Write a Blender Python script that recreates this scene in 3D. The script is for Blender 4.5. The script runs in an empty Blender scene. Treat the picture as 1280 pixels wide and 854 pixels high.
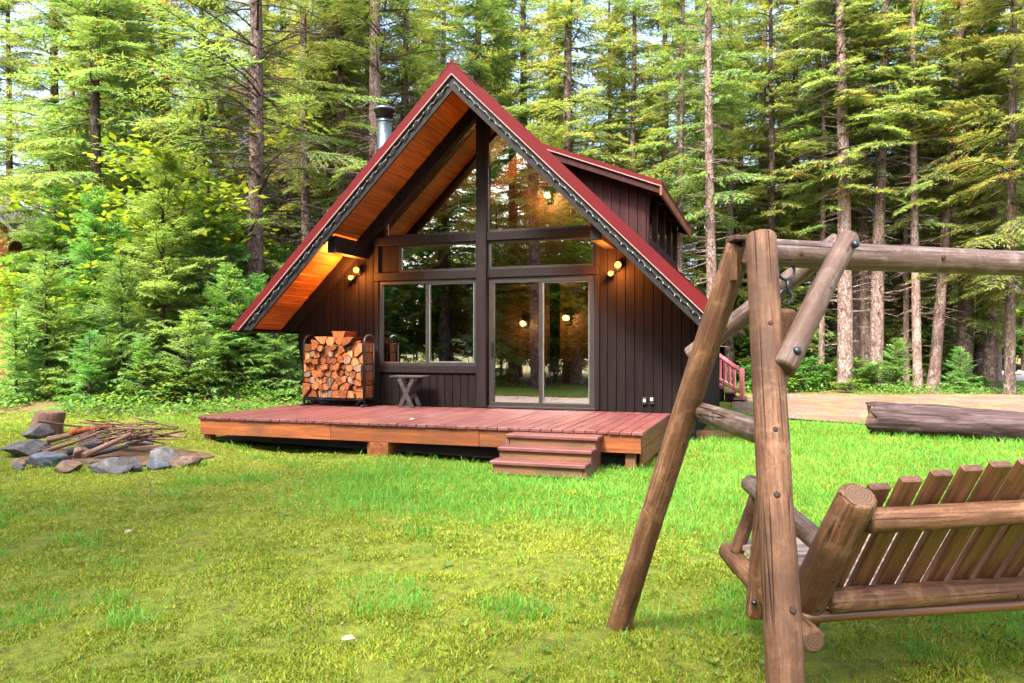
import bpy, bmesh, math, random
import numpy as np
from mathutils import Matrix, Vector, noise as mnoise

R = math.radians
random.seed(7)
rng = np.random.default_rng(11)
scene = bpy.context.scene
COL = scene.collection

# ------------------------------------------------------------------ camera, sky, sun, exposure
CAM_H = 1.42
F_PX = 938.0
cam_d = bpy.data.cameras.new('camera')
cam = bpy.data.objects.new('camera', cam_d)
COL.objects.link(cam)
cam.location = (0, 0, CAM_H)
cam.rotation_euler = (R(90), 0, 0)
cam_d.sensor_width = 36.0
cam_d.lens = 36.0 * F_PX / 1280.0
cam_d.shift_y = 7.0 / 1280.0
cam_d.clip_start = 0.05
cam_d.clip_end = 2000
scene.camera = cam

SUN_EL, SUN_AZ = 52.0, -146.0          # azimuth measured from +Y, clockwise positive
world = bpy.data.worlds.new('World')
scene.world = world
world.use_nodes = True
wn = world.node_tree
wn.nodes.clear()
sky = wn.nodes.new('ShaderNodeTexSky')
sky.sky_type = 'NISHITA'
sky.sun_disc = False
sky.sun_elevation = R(SUN_EL)
sky.sun_rotation = R(SUN_AZ)
sky.air_density = 1.0
sky.dust_density = 6.0
sky.ozone_density = 0.6
bg = wn.nodes.new('ShaderNodeBackground')
bg.inputs['Strength'].default_value = 0.15
wo = wn.nodes.new('ShaderNodeOutputWorld')
wn.links.new(sky.outputs[0], bg.inputs[0])
wn.links.new(bg.outputs[0], wo.inputs[0])

sun_d = bpy.data.lights.new('sun', 'SUN')
sun_d.energy = 2.6
sun_d.angle = R(10.0)
sun_d.color = (1.0, 0.94, 0.84)
sun = bpy.data.objects.new('sun', sun_d)
COL.objects.link(sun)
_a, _e = R(SUN_AZ), R(SUN_EL)
_sd = Vector((math.sin(_a) * math.cos(_e), math.cos(_a) * math.cos(_e), math.sin(_e)))
sun.rotation_euler = _sd.to_track_quat('Z', 'Y').to_euler()
sun.location = _sd * 60

vs = scene.view_settings
vs.view_transform = 'Standard'
vs.look = 'None'
vs.exposure = 2.5
vs.gamma = 1.0
vs.use_curve_mapping = False
cy = scene.cycles
cy.max_bounces = 8
cy.diffuse_bounces = 6
cy.glossy_bounces = 3
cy.transmission_bounces = 4
cy.transparent_max_bounces = 8
cy.caustics_reflective = False
cy.caustics_refractive = False
cy.sample_clamp_indirect = 6.0
cy.use_denoising = True
cy.denoising_prefilter = 'NONE'

# ------------------------------------------------------------------ helpers
def smooth(a, b, x):
    t = np.clip((np.asarray(x, float) - a) / (b - a), 0, 1)
    return t * t * (3 - 2 * t)

def ground_z(x, y):
    """gentle rise towards the forest edge on the left, flat elsewhere"""
    x = np.asarray(x, float); y = np.asarray(y, float)
    z = 0.38 * smooth(12.5, 17.5, y - 0.25 * (x + 6)) * smooth(-3.0, -6.5, x)
    z = z + 0.10 * smooth(9.0, 11.5, y) * smooth(-3.0, -5.0, x)
    z = z + 0.018 * np.sin(1.3 * x + 0.7) * np.sin(1.1 * y) + 0.012 * np.sin(2.9 * x + 1.9 * y)
    z = z - 0.03 * smooth(5.0, 3.0, y)
    z = z - 0.06 * smooth(7.0, 8.6, y + .3 * x) * smooth(12.5, 10.5, y + .3 * x) * smooth(-4.6, -3.2, x) * smooth(2.6, 1.6, x)
    z = z + 0.35 * np.sin(0.21 * x + 1.0) * np.sin(0.17 * y) * smooth(24, 40, y)
    return z

def gz(x, y):
    return float(ground_z(x, y))

def at(u, v, z=0.0):
    """point at height z seen at photo pixel (u, v)"""
    Y = (CAM_H - z) * F_PX / (v - 434.0)
    return Vector(((u - 640) / F_PX * Y, Y, z))

def ux(u, Y):
    return (u - 640) / F_PX * Y

def vz(v, Y):
    return CAM_H + (434 - v) / F_PX * Y

def link(name, data, mat=None, parent=None, M=None):
    o = bpy.data.objects.new(name, data)
    COL.objects.link(o)
    if mat is not None and data is not None and len(data.materials) == 0:
        data.materials.append(mat)
    if parent is not None:
        o.parent = parent
    if M is not None:
        o.matrix_basis = M
    return o

def tag(o, label=None, cat=None, group=None, kind=None):
    if label: o['label'] = label
    if cat: o['category'] = cat
    if group: o['group'] = group
    if kind: o['kind'] = kind
    return o

def empty(name, loc=(0, 0, 0), rz=0.0):
    o = bpy.data.objects.new(name, None)
    COL.objects.link(o)
    o.location = loc
    o.rotation_euler = (0, 0, rz)
    o.empty_display_size = 0.1
    return o

def pydata(name, verts, faces):
    me = bpy.data.meshes.new(name)
    me.from_pydata([tuple(v) for v in verts], [], faces)
    me.update()
    return me

def arrays(name, V, nper):
    """unshared polygons of nper corners each: V is (N, nper, 3)"""
    N = V.shape[0]
    me = bpy.data.meshes.new(name)
    me.vertices.add(N * nper)
    me.vertices.foreach_set('co', np.ascontiguousarray(V, dtype=np.float32).ravel())
    me.loops.add(N * nper)
    me.loops.foreach_set('vertex_index', np.arange(N * nper, dtype=np.int32))
    me.polygons.add(N)
    me.polygons.foreach_set('loop_start', np.arange(0, N * nper, nper, dtype=np.int32))
    me.update(calc_edges=True)
    return me

def face_attr(me, name, vals):
    a = me.attributes.new(name, 'FLOAT', 'FACE')
    a.data.foreach_set('value', np.asarray(vals, dtype=np.float32))

def bevelled(me, w, seg=1):
    bm = bmesh.new(); bm.from_mesh(me)
    bmesh.ops.bevel(bm, geom=bm.edges[:], offset=w, segments=seg, affect='EDGES', profile=0.6)
    bm.to_mesh(me); bm.free(); me.update()
    return me

def box(name, x0, x1, y0, y1, z0, z1, bev=0.004):
    v = [(x, y, z) for z in (z0, z1) for y in (y0, y1) for x in (x0, x1)]
    f = [(0, 2, 3, 1), (4, 5, 7, 6), (0, 1, 5, 4), (2, 6, 7, 3), (0, 4, 6, 2), (1, 3, 7, 5)]
    me = pydata(name, v, f)
    if bev: bevelled(me, bev)
    return me

def prism_y(name, poly, y0, y1, bev=0.0):
    """polygon of (x, z) extruded from y0 to y1"""
    n = len(poly)
    v = [(x, y0, z) for x, z in poly] + [(x, y1, z) for x, z in poly]
    f = [tuple(range(n)), tuple(range(2 * n - 1, n - 1, -1))]
    for i in range(n):
        j = (i + 1) % n
        f.append((j, i, i + n, j + n))
    me = pydata(name, v, f)
    bm = bmesh.new(); bm.from_mesh(me)
    bmesh.ops.recalc_face_normals(bm, faces=bm.faces)
    bm.to_mesh(me); bm.free()
    if bev: bevelled(me, bev)
    return me

def aim(p0, p1, roll=0.0):
    """matrix whose local Z runs from p0 to p1"""
    d = (Vector(p1) - Vector(p0)).normalized()
    return Matrix.Translation(Vector(p0)) @ d.to_track_quat('Z', 'Y').to_matrix().to_4x4() @ Matrix.Rotation(roll, 4, 'Z')

def log_mesh(name, L, r0, r1, seed=0, n=18, step=0.07, rough=0.04, bend=0.01, cap=0.012, oval=0.0, flat=None):
    """peeled or barked log along +Z: tapered, slightly bent and uneven, rounded ends"""
    k = max(3, int(L / step))
    V, Fc = [], []
    so = Vector((seed * 3.17, seed * 1.73, seed * 0.61))
    zs = [0.0, cap * 0.35, cap] + [cap + (L - 2 * cap) * i / k for i in range(1, k)] + [L - cap, L - cap * 0.35, L]
    ins = [cap * 1.2, cap * 0.4, 0.0] + [0] * (k - 1) + [0.0, cap * 0.4, cap * 1.2]
    for zi, z in enumerate(zs):
        t = z / L
        r = r0 + (r1 - r0) * t
        cx = bend * math.sin(t * 3.1 + seed) ; cyy = bend * math.cos(t * 2.3 + seed * 2)
        for i in range(n):
            a = 2 * math.pi * i / n
            dx, dy = math.cos(a), math.sin(a)
            nn = mnoise.noise(Vector((dx * 1.3, dy * 1.3, z * 2.2)) + so) + 0.5 * mnoise.noise(Vector((dx * 3.0, dy * 3.0, z * 6.0)) + so)
            rr = r * (1 + rough * nn) - ins[zi]
            x, y = dx * rr * (1 + oval), dy * rr * (1 - oval)
            if flat is not None and y > flat * r: y = flat * r
            V.append((cx + x, cyy + y, z))
    m = len(zs)
    for j in range(m - 1):
        for i in range(n):
            i2 = (i + 1) % n
            Fc.append((j * n + i, j * n + i2, (j + 1) * n + i2, (j + 1) * n + i))
    Fc.append(tuple(range(n - 1, -1, -1)))
    Fc.append(tuple((m - 1) * n + i for i in range(n)))
    me = pydata(name, V, Fc)
    sm = [True] * (len(Fc) - 2) + [False, False]
    me.polygons.foreach_set('use_smooth', sm)
    mi = np.zeros(len(Fc), dtype=np.int32); mi[-2:] = 1
    me.polygons.foreach_set('material_index', mi)
    return me

def tube(name, pts, r, n=8, closed=False):
    """round tube through points"""
    pts = [Vector(p) for p in pts]
    V, Fc = [], []
    m = len(pts)
    prev = None
    for k, p in enumerate(pts):
        a = pts[(k - 1) % m] if (closed or k > 0) else p
        b = pts[(k + 1) % m] if (closed or k < m - 1) else p
        d = (b - a).normalized()
        if prev is None:
            up = Vector((0, 0, 1)) if abs(d.z) < 0.9 else Vector((1, 0, 0))
            s = d.cross(up).normalized()
        else:
            s = (prev - d * prev.dot(d)).normalized()
        prev = s
        w = d.cross(s)
        rr = r[k] if isinstance(r, (list, tuple)) else r
        for i in range(n):
            an = 2 * math.pi * i / n
            V.append(p + s * math.cos(an) * rr + w * math.sin(an) * rr)
    for j in range(m if closed else m - 1):
        j2 = (j + 1) % m
        for i in range(n):
            i2 = (i + 1) % n
            Fc.append((j * n + i, j * n + i2, j2 * n + i2, j2 * n + i))
    if not closed:
        Fc.append(tuple(range(n - 1, -1, -1)))
        Fc.append(tuple((m - 1) * n + i for i in range(n)))
    me = pydata(name, V, Fc)
    me.polygons.foreach_set('use_smooth', [True] * len(Fc))
    return me

# ------------------------------------------------------------------ materials
class NT:
    def __init__(s, name):
        s.m = bpy.data.materials.new(name); s.m.use_nodes = True
        s.t = s.m.node_tree; s.t.nodes.clear()
        s.out = s.n('ShaderNodeOutputMaterial')
    def n(s, t, **kw):
        nd = s.t.nodes.new(t)
        for k, v in kw.items(): setattr(nd, k, v)
        return nd
    def l(s, a, b): s.t.links.new(a, b)
    def obj(s): return s.n('ShaderNodeTexCoord').outputs['Object']
    def gen(s): return s.n('ShaderNodeNewGeometry').outputs['Position']
    def mapping(s, vec, scale, loc=None):
        m = s.n('ShaderNodeMapping'); s.l(vec, m.inputs['Vector'])
        m.inputs['Scale'].default_value = scale
        if loc is not None: s.l(loc, m.inputs['Location'])
        return m.outputs[0]
    def noise(s, vec, scale=5, detail=4, rough=0.55, dist=0.0):
        nd = s.n('ShaderNodeTexNoise'); s.l(vec, nd.inputs['Vector'])
        nd.inputs['Scale'].default_value = scale; nd.inputs['Detail'].default_value = detail
        nd.inputs['Roughness'].default_value = rough; nd.inputs['Distortion'].default_value = dist
        return nd.outputs['Fac']
    def ramp(s, fac, stops):
        r = s.n('ShaderNodeValToRGB'); s.l(fac, r.inputs[0])
        e = r.color_ramp.elements
        while len(e) < len(stops): e.new(0.5)
        for el, (p, c) in zip(e, stops):
            el.position = p; el.color = (c[0], c[1], c[2], 1) if not isinstance(c, (int, float)) else (c, c, c, 1)
        return r.outputs[0]
    def mix(s, fac, a, b, mode='MIX'):
        m = s.n('ShaderNodeMix'); m.data_type = 'RGBA'; m.blend_type = mode
        for sock, v in ((m.inputs[0], fac), (m.inputs[6], a), (m.inputs[7], b)):
            if isinstance(v, (int, float)): sock.default_value = v
            elif isinstance(v, tuple): sock.default_value = (v[0], v[1], v[2], 1)
            else: s.l(v, sock)
        return m.outputs[2]
    def math(s, op, a, b=0.5, clamp=False):
        m = s.n('ShaderNodeMath'); m.operation = op; m.use_clamp = clamp
        for sock, v in ((m.inputs[0], a), (m.inputs[1], b)):
            if isinstance(v, (int, float)): sock.default_value = v
            else: s.l(v, sock)
        return m.outputs[0]
    def rnd(s): return s.n('ShaderNodeObjectInfo').outputs['Random']
    def offset(s, vec):
        """shift the coordinates by the object's random number so copies differ"""
        c = s.n('ShaderNodeCombineXYZ'); r = s.rnd()
        a = s.math('MULTIPLY', r, 37.0)
        for i in range(3): s.l(a, c.inputs[i])
        ad = s.n('ShaderNodeVectorMath'); ad.operation = 'ADD'
        s.l(vec, ad.inputs[0]); s.l(c.outputs[0], ad.inputs[1])
        return ad.outputs[0]
    def bump(s, h, strength=0.4, dist=0.01):
        b = s.n('ShaderNodeBump'); s.l(h, b.inputs['Height'])
        b.inputs['Strength'].default_value = strength; b.inputs['Distance'].default_value = dist
        return b.outputs[0]
    def pbr(s, col, rough=0.7, bump=None, metal=0.0, spec=0.5):
        p = s.n('ShaderNodeBsdfPrincipled')
        if isinstance(col, tuple): p.inputs['Base Color'].default_value = (*col, 1)
        else: s.l(col, p.inputs['Base Color'])
        if isinstance(rough, (int, float)): p.inputs['Roughness'].default_value = rough
        else: s.l(rough, p.inputs['Roughness'])
        p.inputs['Metallic'].default_value = metal
        p.inputs['Specular IOR Level'].default_value = spec
        if bump is not None: s.l(bump, p.inputs['Normal'])
        s.l(p.outputs[0], s.out.inputs[0])
        return s.m

def wood(name, dark, mid, light, axis='Z', grain=26.0, rough=0.65, bump=0.35, crack=0.0, var=0.25, spec=0.4, stain=None, mottle=0.0):
    """wood with grain along one object axis"""
    t = NT(name)
    v = t.offset(t.obj())
    k = 0.055
    sc = {'X': (grain * k, grain, grain), 'Y': (grain, grain * k, grain), 'Z': (grain, grain, grain * k)}[axis]
    mv = t.mapping(v, sc)
    g = t.noise(mv, 1.0, 6, 0.6, 0.6)
    g2 = t.noise(v, 3.0, 4, 0.6)
    col = t.ramp(g, [(0.3, dark), (0.5, mid), (0.72, light)])
    col = t.mix(t.math('MULTIPLY', g2, 0.55), col, t.mix(0.5, col, dark), 'MIX')
    rv = t.math('MULTIPLY_ADD', t.rnd(), var)
    hsv = t.n('ShaderNodeHueSaturation'); t.l(col, hsv.inputs['Color'])
    va = t.math('ADD', t.math('MULTIPLY', t.rnd(), var), 1.0 - var / 2); t.l(va, hsv.inputs['Value'])
    col = hsv.outputs[0]
    h = g
    if mottle:
        f1 = t.noise(t.mapping(v, {'X': (40, 150, 150), 'Y': (150, 40, 150), 'Z': (150, 150, 40)}[axis]), 1.0, 4, 0.7)
        f2 = t.noise(v, 11.0, 5, 0.7, 0.8)
        col = t.mix(t.math('MULTIPLY', t.ramp(f1, [(0.42, 0.0), (0.6, 1.0)]), mottle * .45), col, dark)
        col = t.mix(t.math('MULTIPLY', t.ramp(f2, [(0.5, 0.0), (0.66, 1.0)]), mottle * .5), col, tuple(min(1, c * 1.25) for c in light))
        h = t.math('ADD', g, t.math('MULTIPLY', f1, 0.6))
    if stain:
        s_ = t.ramp(t.noise(v, 1.7, 5, 0.65), [(0.48, 0.0), (0.62, 1.0)])
        col = t.mix(t.math('MULTIPLY', s_, 0.7), col, stain)
    if crack:
        cm = t.mapping(v, {'X': (0.22, 15, 15), 'Y': (15, 0.22, 15), 'Z': (15, 15, 0.22)}[axis])
        c = t.noise(cm, 1.0, 1, 0.4, 0.0)
        cl = t.ramp(t.math('ABSOLUTE', t.math('SUBTRACT', c, 0.5)), [(0.0, 0.0), (0.012, 1.0)])
        gate = t.ramp(t.noise(v, 2.3, 2, 0.5), [(0.45, 0.0), (0.55, 1.0)])
        cl = t.math('MAXIMUM', cl, gate)
        col = t.mix(t.math('MULTIPLY', t.math('SUBTRACT', 1.0, cl), crack), col, (dark[0] * 0.25, dark[1] * 0.25, dark[2] * 0.25))
        h = t.math('ADD', t.math('MULTIPLY', h, 0.5), cl)
    t.pbr(col, rough, t.bump(h, bump, 0.006), spec=spec)
    return t.m

M = {}
M['log'] = wood('peeled_log', (0.048, 0.020, 0.010), (0.165, 0.078, 0.038), (0.29, 0.165, 0.092), 'Z', 60, 0.62, 1.0, 0.95, 0.18, 0.3, stain=(0.055, 0.024, 0.012), mottle=.8)
M['log_grey'] = wood('weathered_log', (0.04, 0.022, 0.016), (0.115, 0.074, 0.056), (0.26, 0.21, 0.185), 'Z', 60, 0.5, 1.0, 0.95, 0.15, 0.4, stain=(0.09, 0.045, 0.026), mottle=.8)
M['slat'] = wood('stained_slat', (0.045, 0.018, 0.008), (0.12, 0.050, 0.022), (0.20, 0.095, 0.048), 'Z', 40, 0.33, 0.3, 0.0, 0.25, 0.6)
M['seat'] = wood('grey_slat', (0.16, 0.11, 0.09), (0.30, 0.23, 0.2), (0.44, 0.38, 0.35), 'Z', 24, 0.4, 0.35, 0.7, 0.2, 0.6)
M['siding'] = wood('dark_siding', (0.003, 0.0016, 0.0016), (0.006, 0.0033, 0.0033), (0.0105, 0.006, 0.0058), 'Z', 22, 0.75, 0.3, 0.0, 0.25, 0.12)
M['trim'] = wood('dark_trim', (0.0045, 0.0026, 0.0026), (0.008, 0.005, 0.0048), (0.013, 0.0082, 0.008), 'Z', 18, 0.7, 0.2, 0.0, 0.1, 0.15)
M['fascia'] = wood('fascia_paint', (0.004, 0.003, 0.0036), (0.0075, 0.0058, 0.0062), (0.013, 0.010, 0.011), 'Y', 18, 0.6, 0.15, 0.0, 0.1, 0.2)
M['dormer_wood'] = wood('dormer_siding', (0.014, 0.0035, 0.0038), (0.025, 0.0065, 0.0068), (0.038, 0.012, 0.012), 'Z', 20, 0.7, 0.25, 0.0, 0.2, 0.15)
M['soffit'] = wood('soffit_pine', (0.15, 0.044, 0.011), (0.31, 0.10, 0.025), (0.44, 0.165, 0.048), 'Y', 20, 0.5, 0.2, 0.0, 0.45, 0.4)
M['deck'] = wood('deck_paint', (0.05, 0.012, 0.0125), (0.10, 0.026, 0.026), (0.165, 0.06, 0.06), 'Y', 22, 0.45, 0.3, 0.0, 0.3, 0.5, stain=(0.125, 0.052, 0.052))
M['step'] = wood('step_paint', (0.055, 0.016, 0.014), (0.11, 0.034, 0.03), (0.18, 0.07, 0.065), 'X', 22, 0.45, 0.3, 0.0, 0.2, 0.5, stain=(0.12, 0.052, 0.05))
M['riser'] = wood('riser_wood', (0.06, 0.028, 0.014), (0.13, 0.06, 0.027), (0.2, 0.1, 0.05), 'X', 22, 0.65, 0.4, 0.0, 0.2, 0.3, stain=(0.05, 0.04, 0.02))
M['rim'] = wood('rim_cedar', (0.075, 0.019, 0.006), (0.185, 0.050, 0.012), (0.28, 0.09, 0.026), 'X', 18, 0.6, 0.4, 0.0, 0.2, 0.35, stain=(0.085, 0.034, 0.014))
M['rim_side'] = wood('rim_cedar_side', (0.075, 0.019, 0.006), (0.185, 0.050, 0.012), (0.28, 0.09, 0.026), 'Y', 18, 0.6, 0.4, 0.0, 0.2, 0.35, stain=(0.085, 0.034, 0.014))
M['post'] = wood('old_post', (0.06, 0.025, 0.012), (0.14, 0.06, 0.028), (0.2, 0.1, 0.05), 'Z', 18, 0.7, 0.4, 0.3, 0.2, 0.3)
M['table'] = wood('weathered_table', (0.010, 0.0075, 0.007), (0.022, 0.017, 0.016), (0.042, 0.033, 0.031), 'X', 24, 0.65, 0.4, 0.0, 0.2, 0.3)
M['interior'] = wood('interior_pine', (0.07, 0.03, 0.011), (0.13, 0.06, 0.022), (0.19, 0.10, 0.042), 'Z', 16, 0.5, 0.15, 0.0, 0.1, 0.4)
M['interior_dark'] = wood('interior_trim', (0.03, 0.012, 0.006), (0.07, 0.03, 0.014), (0.11, 0.05, 0.025), 'Z', 16, 0.5, 0.1, 0.0, 0.1, 0.4)
M['fire_split'] = wood('split_firewood', (0.04, 0.010, 0.003), (0.17, 0.045, 0.012), (0.30, 0.105, 0.03), 'Y', 30, 0.8, 0.5, 0.0, 0.75, 0.2)
M['fire_end'] = wood('firewood_end', (0.08, 0.026, 0.010), (0.25, 0.095, 0.032), (0.40, 0.20, 0.085), 'Z', 30, 0.85, 0.5, 0.5, 0.8, 0.2)
M['stick'] = wood('dry_stick', (0.045, 0.024, 0.017), (0.115, 0.065, 0.046), (0.23, 0.15, 0.115), 'Z', 30, 0.8, 0.5, 0.0, 0.8, 0.2)
M['red_rail'] = wood('red_railing', (0.12, 0.02, 0.03), (0.2, 0.045, 0.06), (0.27, 0.08, 0.09), 'Z', 18, 0.5, 0.15, 0.0, 0.1, 0.4)

def end_grain():
    t = NT('log_end_grain')
    v = t.obj()
    w = t.n('ShaderNodeTexWave'); w.wave_type = 'RINGS'; w.rings_direction = 'Z'
    t.l(v, w.inputs['Vector']); w.inputs['Scale'].default_value = 28; w.inputs['Distortion'].default_value = 2.5
    w.inputs['Detail'].default_value = 3
    c = t.ramp(w.outputs['Fac'], [(0.0, (0.10, 0.055, 0.032)), (1.0, (0.18, 0.115, 0.075))])
    n = t.noise(v, 30, 4)
    c = t.mix(t.math('MULTIPLY', n, 0.6), c, (0.07, 0.04, 0.026))
    return t.pbr(c, 0.8, t.bump(w.outputs['Fac'], 0.3, 0.004), spec=0.2)
M['end'] = end_grain()

def simple(name, col, rough=0.5, metal=0.0, nscale=8.0, amt=0.3, bump=0.1, spec=0.5):
    t = NT(name)
    v = t.offset(t.obj())
    n = t.noise(v, nscale, 5, 0.6)
    c = t.mix(n, tuple(x * (1 - amt) for x in col), tuple(min(1, x * (1 + amt)) for x in col))
    r = t.math('ADD', t.math('MULTIPLY', n, 0.25), max(0.02, rough - 0.12))
    return t.pbr(c, r, t.bump(t.noise(v, nscale * 6, 3), bump, 0.003), metal, spec)
M['red_metal'] = simple('red_roof_metal', (0.066, 0.0026, 0.0045), 0.6, 0.0, 2.0, 0.3, 0.08, 0.12)
M['lip'] = simple('drip_edge', (0.22, 0.13, 0.115), 0.5, 0.0, 6, 0.15)
M['steel'] = simple('flue_steel', (0.13, 0.16, 0.175), 0.3, 0.9, 8, 0.2, 0.03)
M['dark_metal'] = simple('black_steel', (0.015, 0.016, 0.018), 0.4, 0.5, 10, 0.3)
M['iron'] = simple('dark_bolt', (0.05, 0.06, 0.075), 0.35, 0.8, 20, 0.3)
M['frame'] = simple('window_frame_bronze', (0.020, 0.016, 0.0155), 0.4, 0.2, 10, 0.2)
M['sash'] = simple('sash_aluminium', (0.13, 0.14, 0.135), 0.4, 0.5, 10, 0.15)
M['white'] = simple('white_plastic', (0.6, 0.58, 0.52), 0.4)
M['wire'] = simple('light_wire', (0.012, 0.016, 0.014), 0.5)
M['bulb_clear'] = simple('tiny_clear_bulb', (0.4, 0.46, 0.48), 0.2)
M['knot'] = simple('knot_wood', (0.035, 0.016, 0.009), 0.75, 0, 60, 0.4, 0.4)
M['charcoal'] = simple('charred_wood', (0.02, 0.018, 0.018), 0.8, 0, 30, 0.5, 0.6)
M['concrete'] = simple('pier_concrete', (0.2, 0.19, 0.18), 0.9, 0, 9, 0.3, 0.4)
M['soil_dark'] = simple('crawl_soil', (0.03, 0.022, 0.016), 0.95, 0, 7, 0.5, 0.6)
M['curtain'] = simple('curtain_cloth', (0.3, 0.29, 0.26), 0.9)
M['dry_leaf'] = simple('dry_leaf', (0.34, 0.27, 0.15), 0.8)
M['roof_far'] = simple('grey_shingle', (0.2, 0.2, 0.21), 0.8, 0, 6, 0.3, 0.4)
M['orange_wall'] = simple('orange_stain_wall', (0.34, 0.09, 0.025), 0.7, 0, 3, 0.3, 0.2)
M['asphalt'] = simple('road_asphalt', (0.16, 0.15, 0.17), 0.85, 0, 4, 0.2, 0.4)
M['pale_rock'] = simple('pale_rock', (0.5, 0.46, 0.42), 0.85, 0, 3, 0.3, 0.5)

def emit(name, col, strength):
    t = NT(name)
    e = t.n('ShaderNodeEmission'); e.inputs[0].default_value = (*col, 1); e.inputs[1].default_value = strength
    t.l(e.outputs[0], t.out.inputs[0])
    return t.m
M['bulb'] = emit('lit_bulb', (1.0, 0.36, 0.055), 1.3)
M['bulb_in'] = emit('lit_lantern', (1.0, 0.40, 0.07), 2.4)

def glass():
    t = NT('window_glass')
    fr = t.n('ShaderNodeFresnel'); fr.inputs['IOR'].default_value = 1.5
    f = t.math('ADD', t.math('MULTIPLY', fr.outputs[0], 1.6), 0.40, True)
    tr = t.n('ShaderNodeBsdfTransparent'); tr.inputs[0].default_value = (0.78, 0.82, 0.80, 1)
    gl = t.n('ShaderNodeBsdfGlossy'); gl.inputs['Roughness'].default_value = 0.0
    gl.inputs[0].default_value = (0.95, 1.0, 0.98, 1)
    v = t.obj()
    nz = t.noise(v, 0.9, 2, 0.4)
    t.l(t.bump(nz, 0.04, 0.02), gl.inputs['Normal'])
    mx = t.n('ShaderNodeMixShader'); t.l(f, mx.inputs[0]); t.l(tr.outputs[0], mx.inputs[1]); t.l(gl.outputs[0], mx.inputs[2])
    t.l(mx.outputs[0], t.out.inputs[0])
    return t.m
M['glass'] = glass()

def foliage(name, c0, c1, c2, dead=(0.22, 0.10, 0.03), dead_at=0.965, trans=0.42, clump=0.7, var=0.35):
    """needles or leaves: colour by face tint, clump noise and per-tree random"""
    t = NT(name)
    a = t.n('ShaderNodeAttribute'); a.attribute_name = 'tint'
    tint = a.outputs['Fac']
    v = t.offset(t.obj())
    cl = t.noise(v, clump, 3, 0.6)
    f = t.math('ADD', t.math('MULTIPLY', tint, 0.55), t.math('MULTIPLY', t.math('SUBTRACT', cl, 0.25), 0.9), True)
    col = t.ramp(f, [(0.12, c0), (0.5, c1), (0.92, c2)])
    dm = t.math('GREATER_THAN', t.math('ADD', tint, t.math('MULTIPLY', t.math('SUBTRACT', cl, 0.5), 0.25)), dead_at)
    col = t.mix(dm, col, dead)
    hsv = t.n('ShaderNodeHueSaturation'); t.l(col, hsv.inputs['Color'])
    r = t.rnd()
    t.l(t.math('ADD', t.math('MULTIPLY', r, 0.065), 0.458), hsv.inputs['Hue'])
    t.l(t.math('ADD', t.math('MULTIPLY', t.math('FRACT', t.math('MULTIPLY', r, 7.31)), var), 1 - var / 2), hsv.inputs['Value'])
    d = t.n('ShaderNodeBsdfPrincipled'); t.l(hsv.outputs[0], d.inputs['Base Color'])
    d.inputs['Roughness'].default_value = 0.55; d.inputs['Specular IOR Level'].default_value = 0.25
    tl = t.n('ShaderNodeBsdfTranslucent')
    tc = t.mix(1.0, hsv.outputs[0], (1.5, 1.45, 0.7), 'MULTIPLY'); t.l(tc, tl.inputs[0])
    mx = t.n('ShaderNodeMixShader'); mx.inputs[0].default_value = trans
    t.l(d.outputs[0], mx.inputs[1]); t.l(tl.outputs[0], mx.inputs[2]); t.l(mx.outputs[0], t.out.inputs[0])
    return t.m
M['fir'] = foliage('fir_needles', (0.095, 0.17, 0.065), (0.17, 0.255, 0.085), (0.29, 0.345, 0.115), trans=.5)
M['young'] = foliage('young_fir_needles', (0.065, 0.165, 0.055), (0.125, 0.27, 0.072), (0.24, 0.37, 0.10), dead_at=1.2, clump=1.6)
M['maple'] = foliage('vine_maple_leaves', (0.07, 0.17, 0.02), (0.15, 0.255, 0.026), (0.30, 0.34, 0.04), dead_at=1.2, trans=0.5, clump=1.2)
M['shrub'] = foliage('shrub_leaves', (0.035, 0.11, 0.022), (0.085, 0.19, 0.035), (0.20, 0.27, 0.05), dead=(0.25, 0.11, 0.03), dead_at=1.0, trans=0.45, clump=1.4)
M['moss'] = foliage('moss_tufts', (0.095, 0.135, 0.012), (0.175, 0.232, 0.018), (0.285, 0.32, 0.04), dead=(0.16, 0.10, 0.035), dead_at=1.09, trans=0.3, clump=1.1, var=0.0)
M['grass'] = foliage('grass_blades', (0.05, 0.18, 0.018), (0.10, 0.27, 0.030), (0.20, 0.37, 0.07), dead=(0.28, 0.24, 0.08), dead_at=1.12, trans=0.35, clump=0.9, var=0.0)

def bark(name, c0, c1, c2, lichen=(0.34, 0.36, 0.31), lich=0.5, sc=1.0):
    t = NT(name)
    v = t.offset(t.obj())
    mv = t.mapping(v, (1, 1, 0.35))
    n = t.noise(mv, 9 * sc, 6, 0.65, 0.4)
    vo = t.n('ShaderNodeTexVoronoi'); vo.feature = 'DISTANCE_TO_EDGE'; t.l(mv, vo.inputs['Vector']); vo.inputs['Scale'].default_value = 17 * sc
    e = t.ramp(vo.outputs['Distance'], [(0.0, 0.0), (0.16, 1.0)])
    col = t.ramp(n, [(0.3, c0), (0.52, c1), (0.72, c2)])
    col = t.mix(t.math('SUBTRACT', 1.0, e), col, t.mix(0.65, col, c0))
    li = t.ramp(t.noise(v, 5 * sc, 5, 0.7), [(0.52, 0.0), (0.66, 1.0)])
    col = t.mix(t.math('MULTIPLY', li, lich), col, lichen)
    va = t.n('ShaderNodeHueSaturation'); t.l(col, va.inputs['Color'])
    t.l(t.math('ADD', t.math('MULTIPLY', t.rnd(), 0.5), 0.75), va.inputs['Value'])
    h = t.math('ADD', e, t.math('MULTIPLY', n, 0.8))
    return t.pbr(va.outputs[0], 0.9, t.bump(h, 0.8, 0.02), spec=0.15)
M['bark'] = bark('fir_bark', (0.04, 0.026, 0.022), (0.13, 0.088, 0.075), (0.24, 0.178, 0.152))
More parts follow.
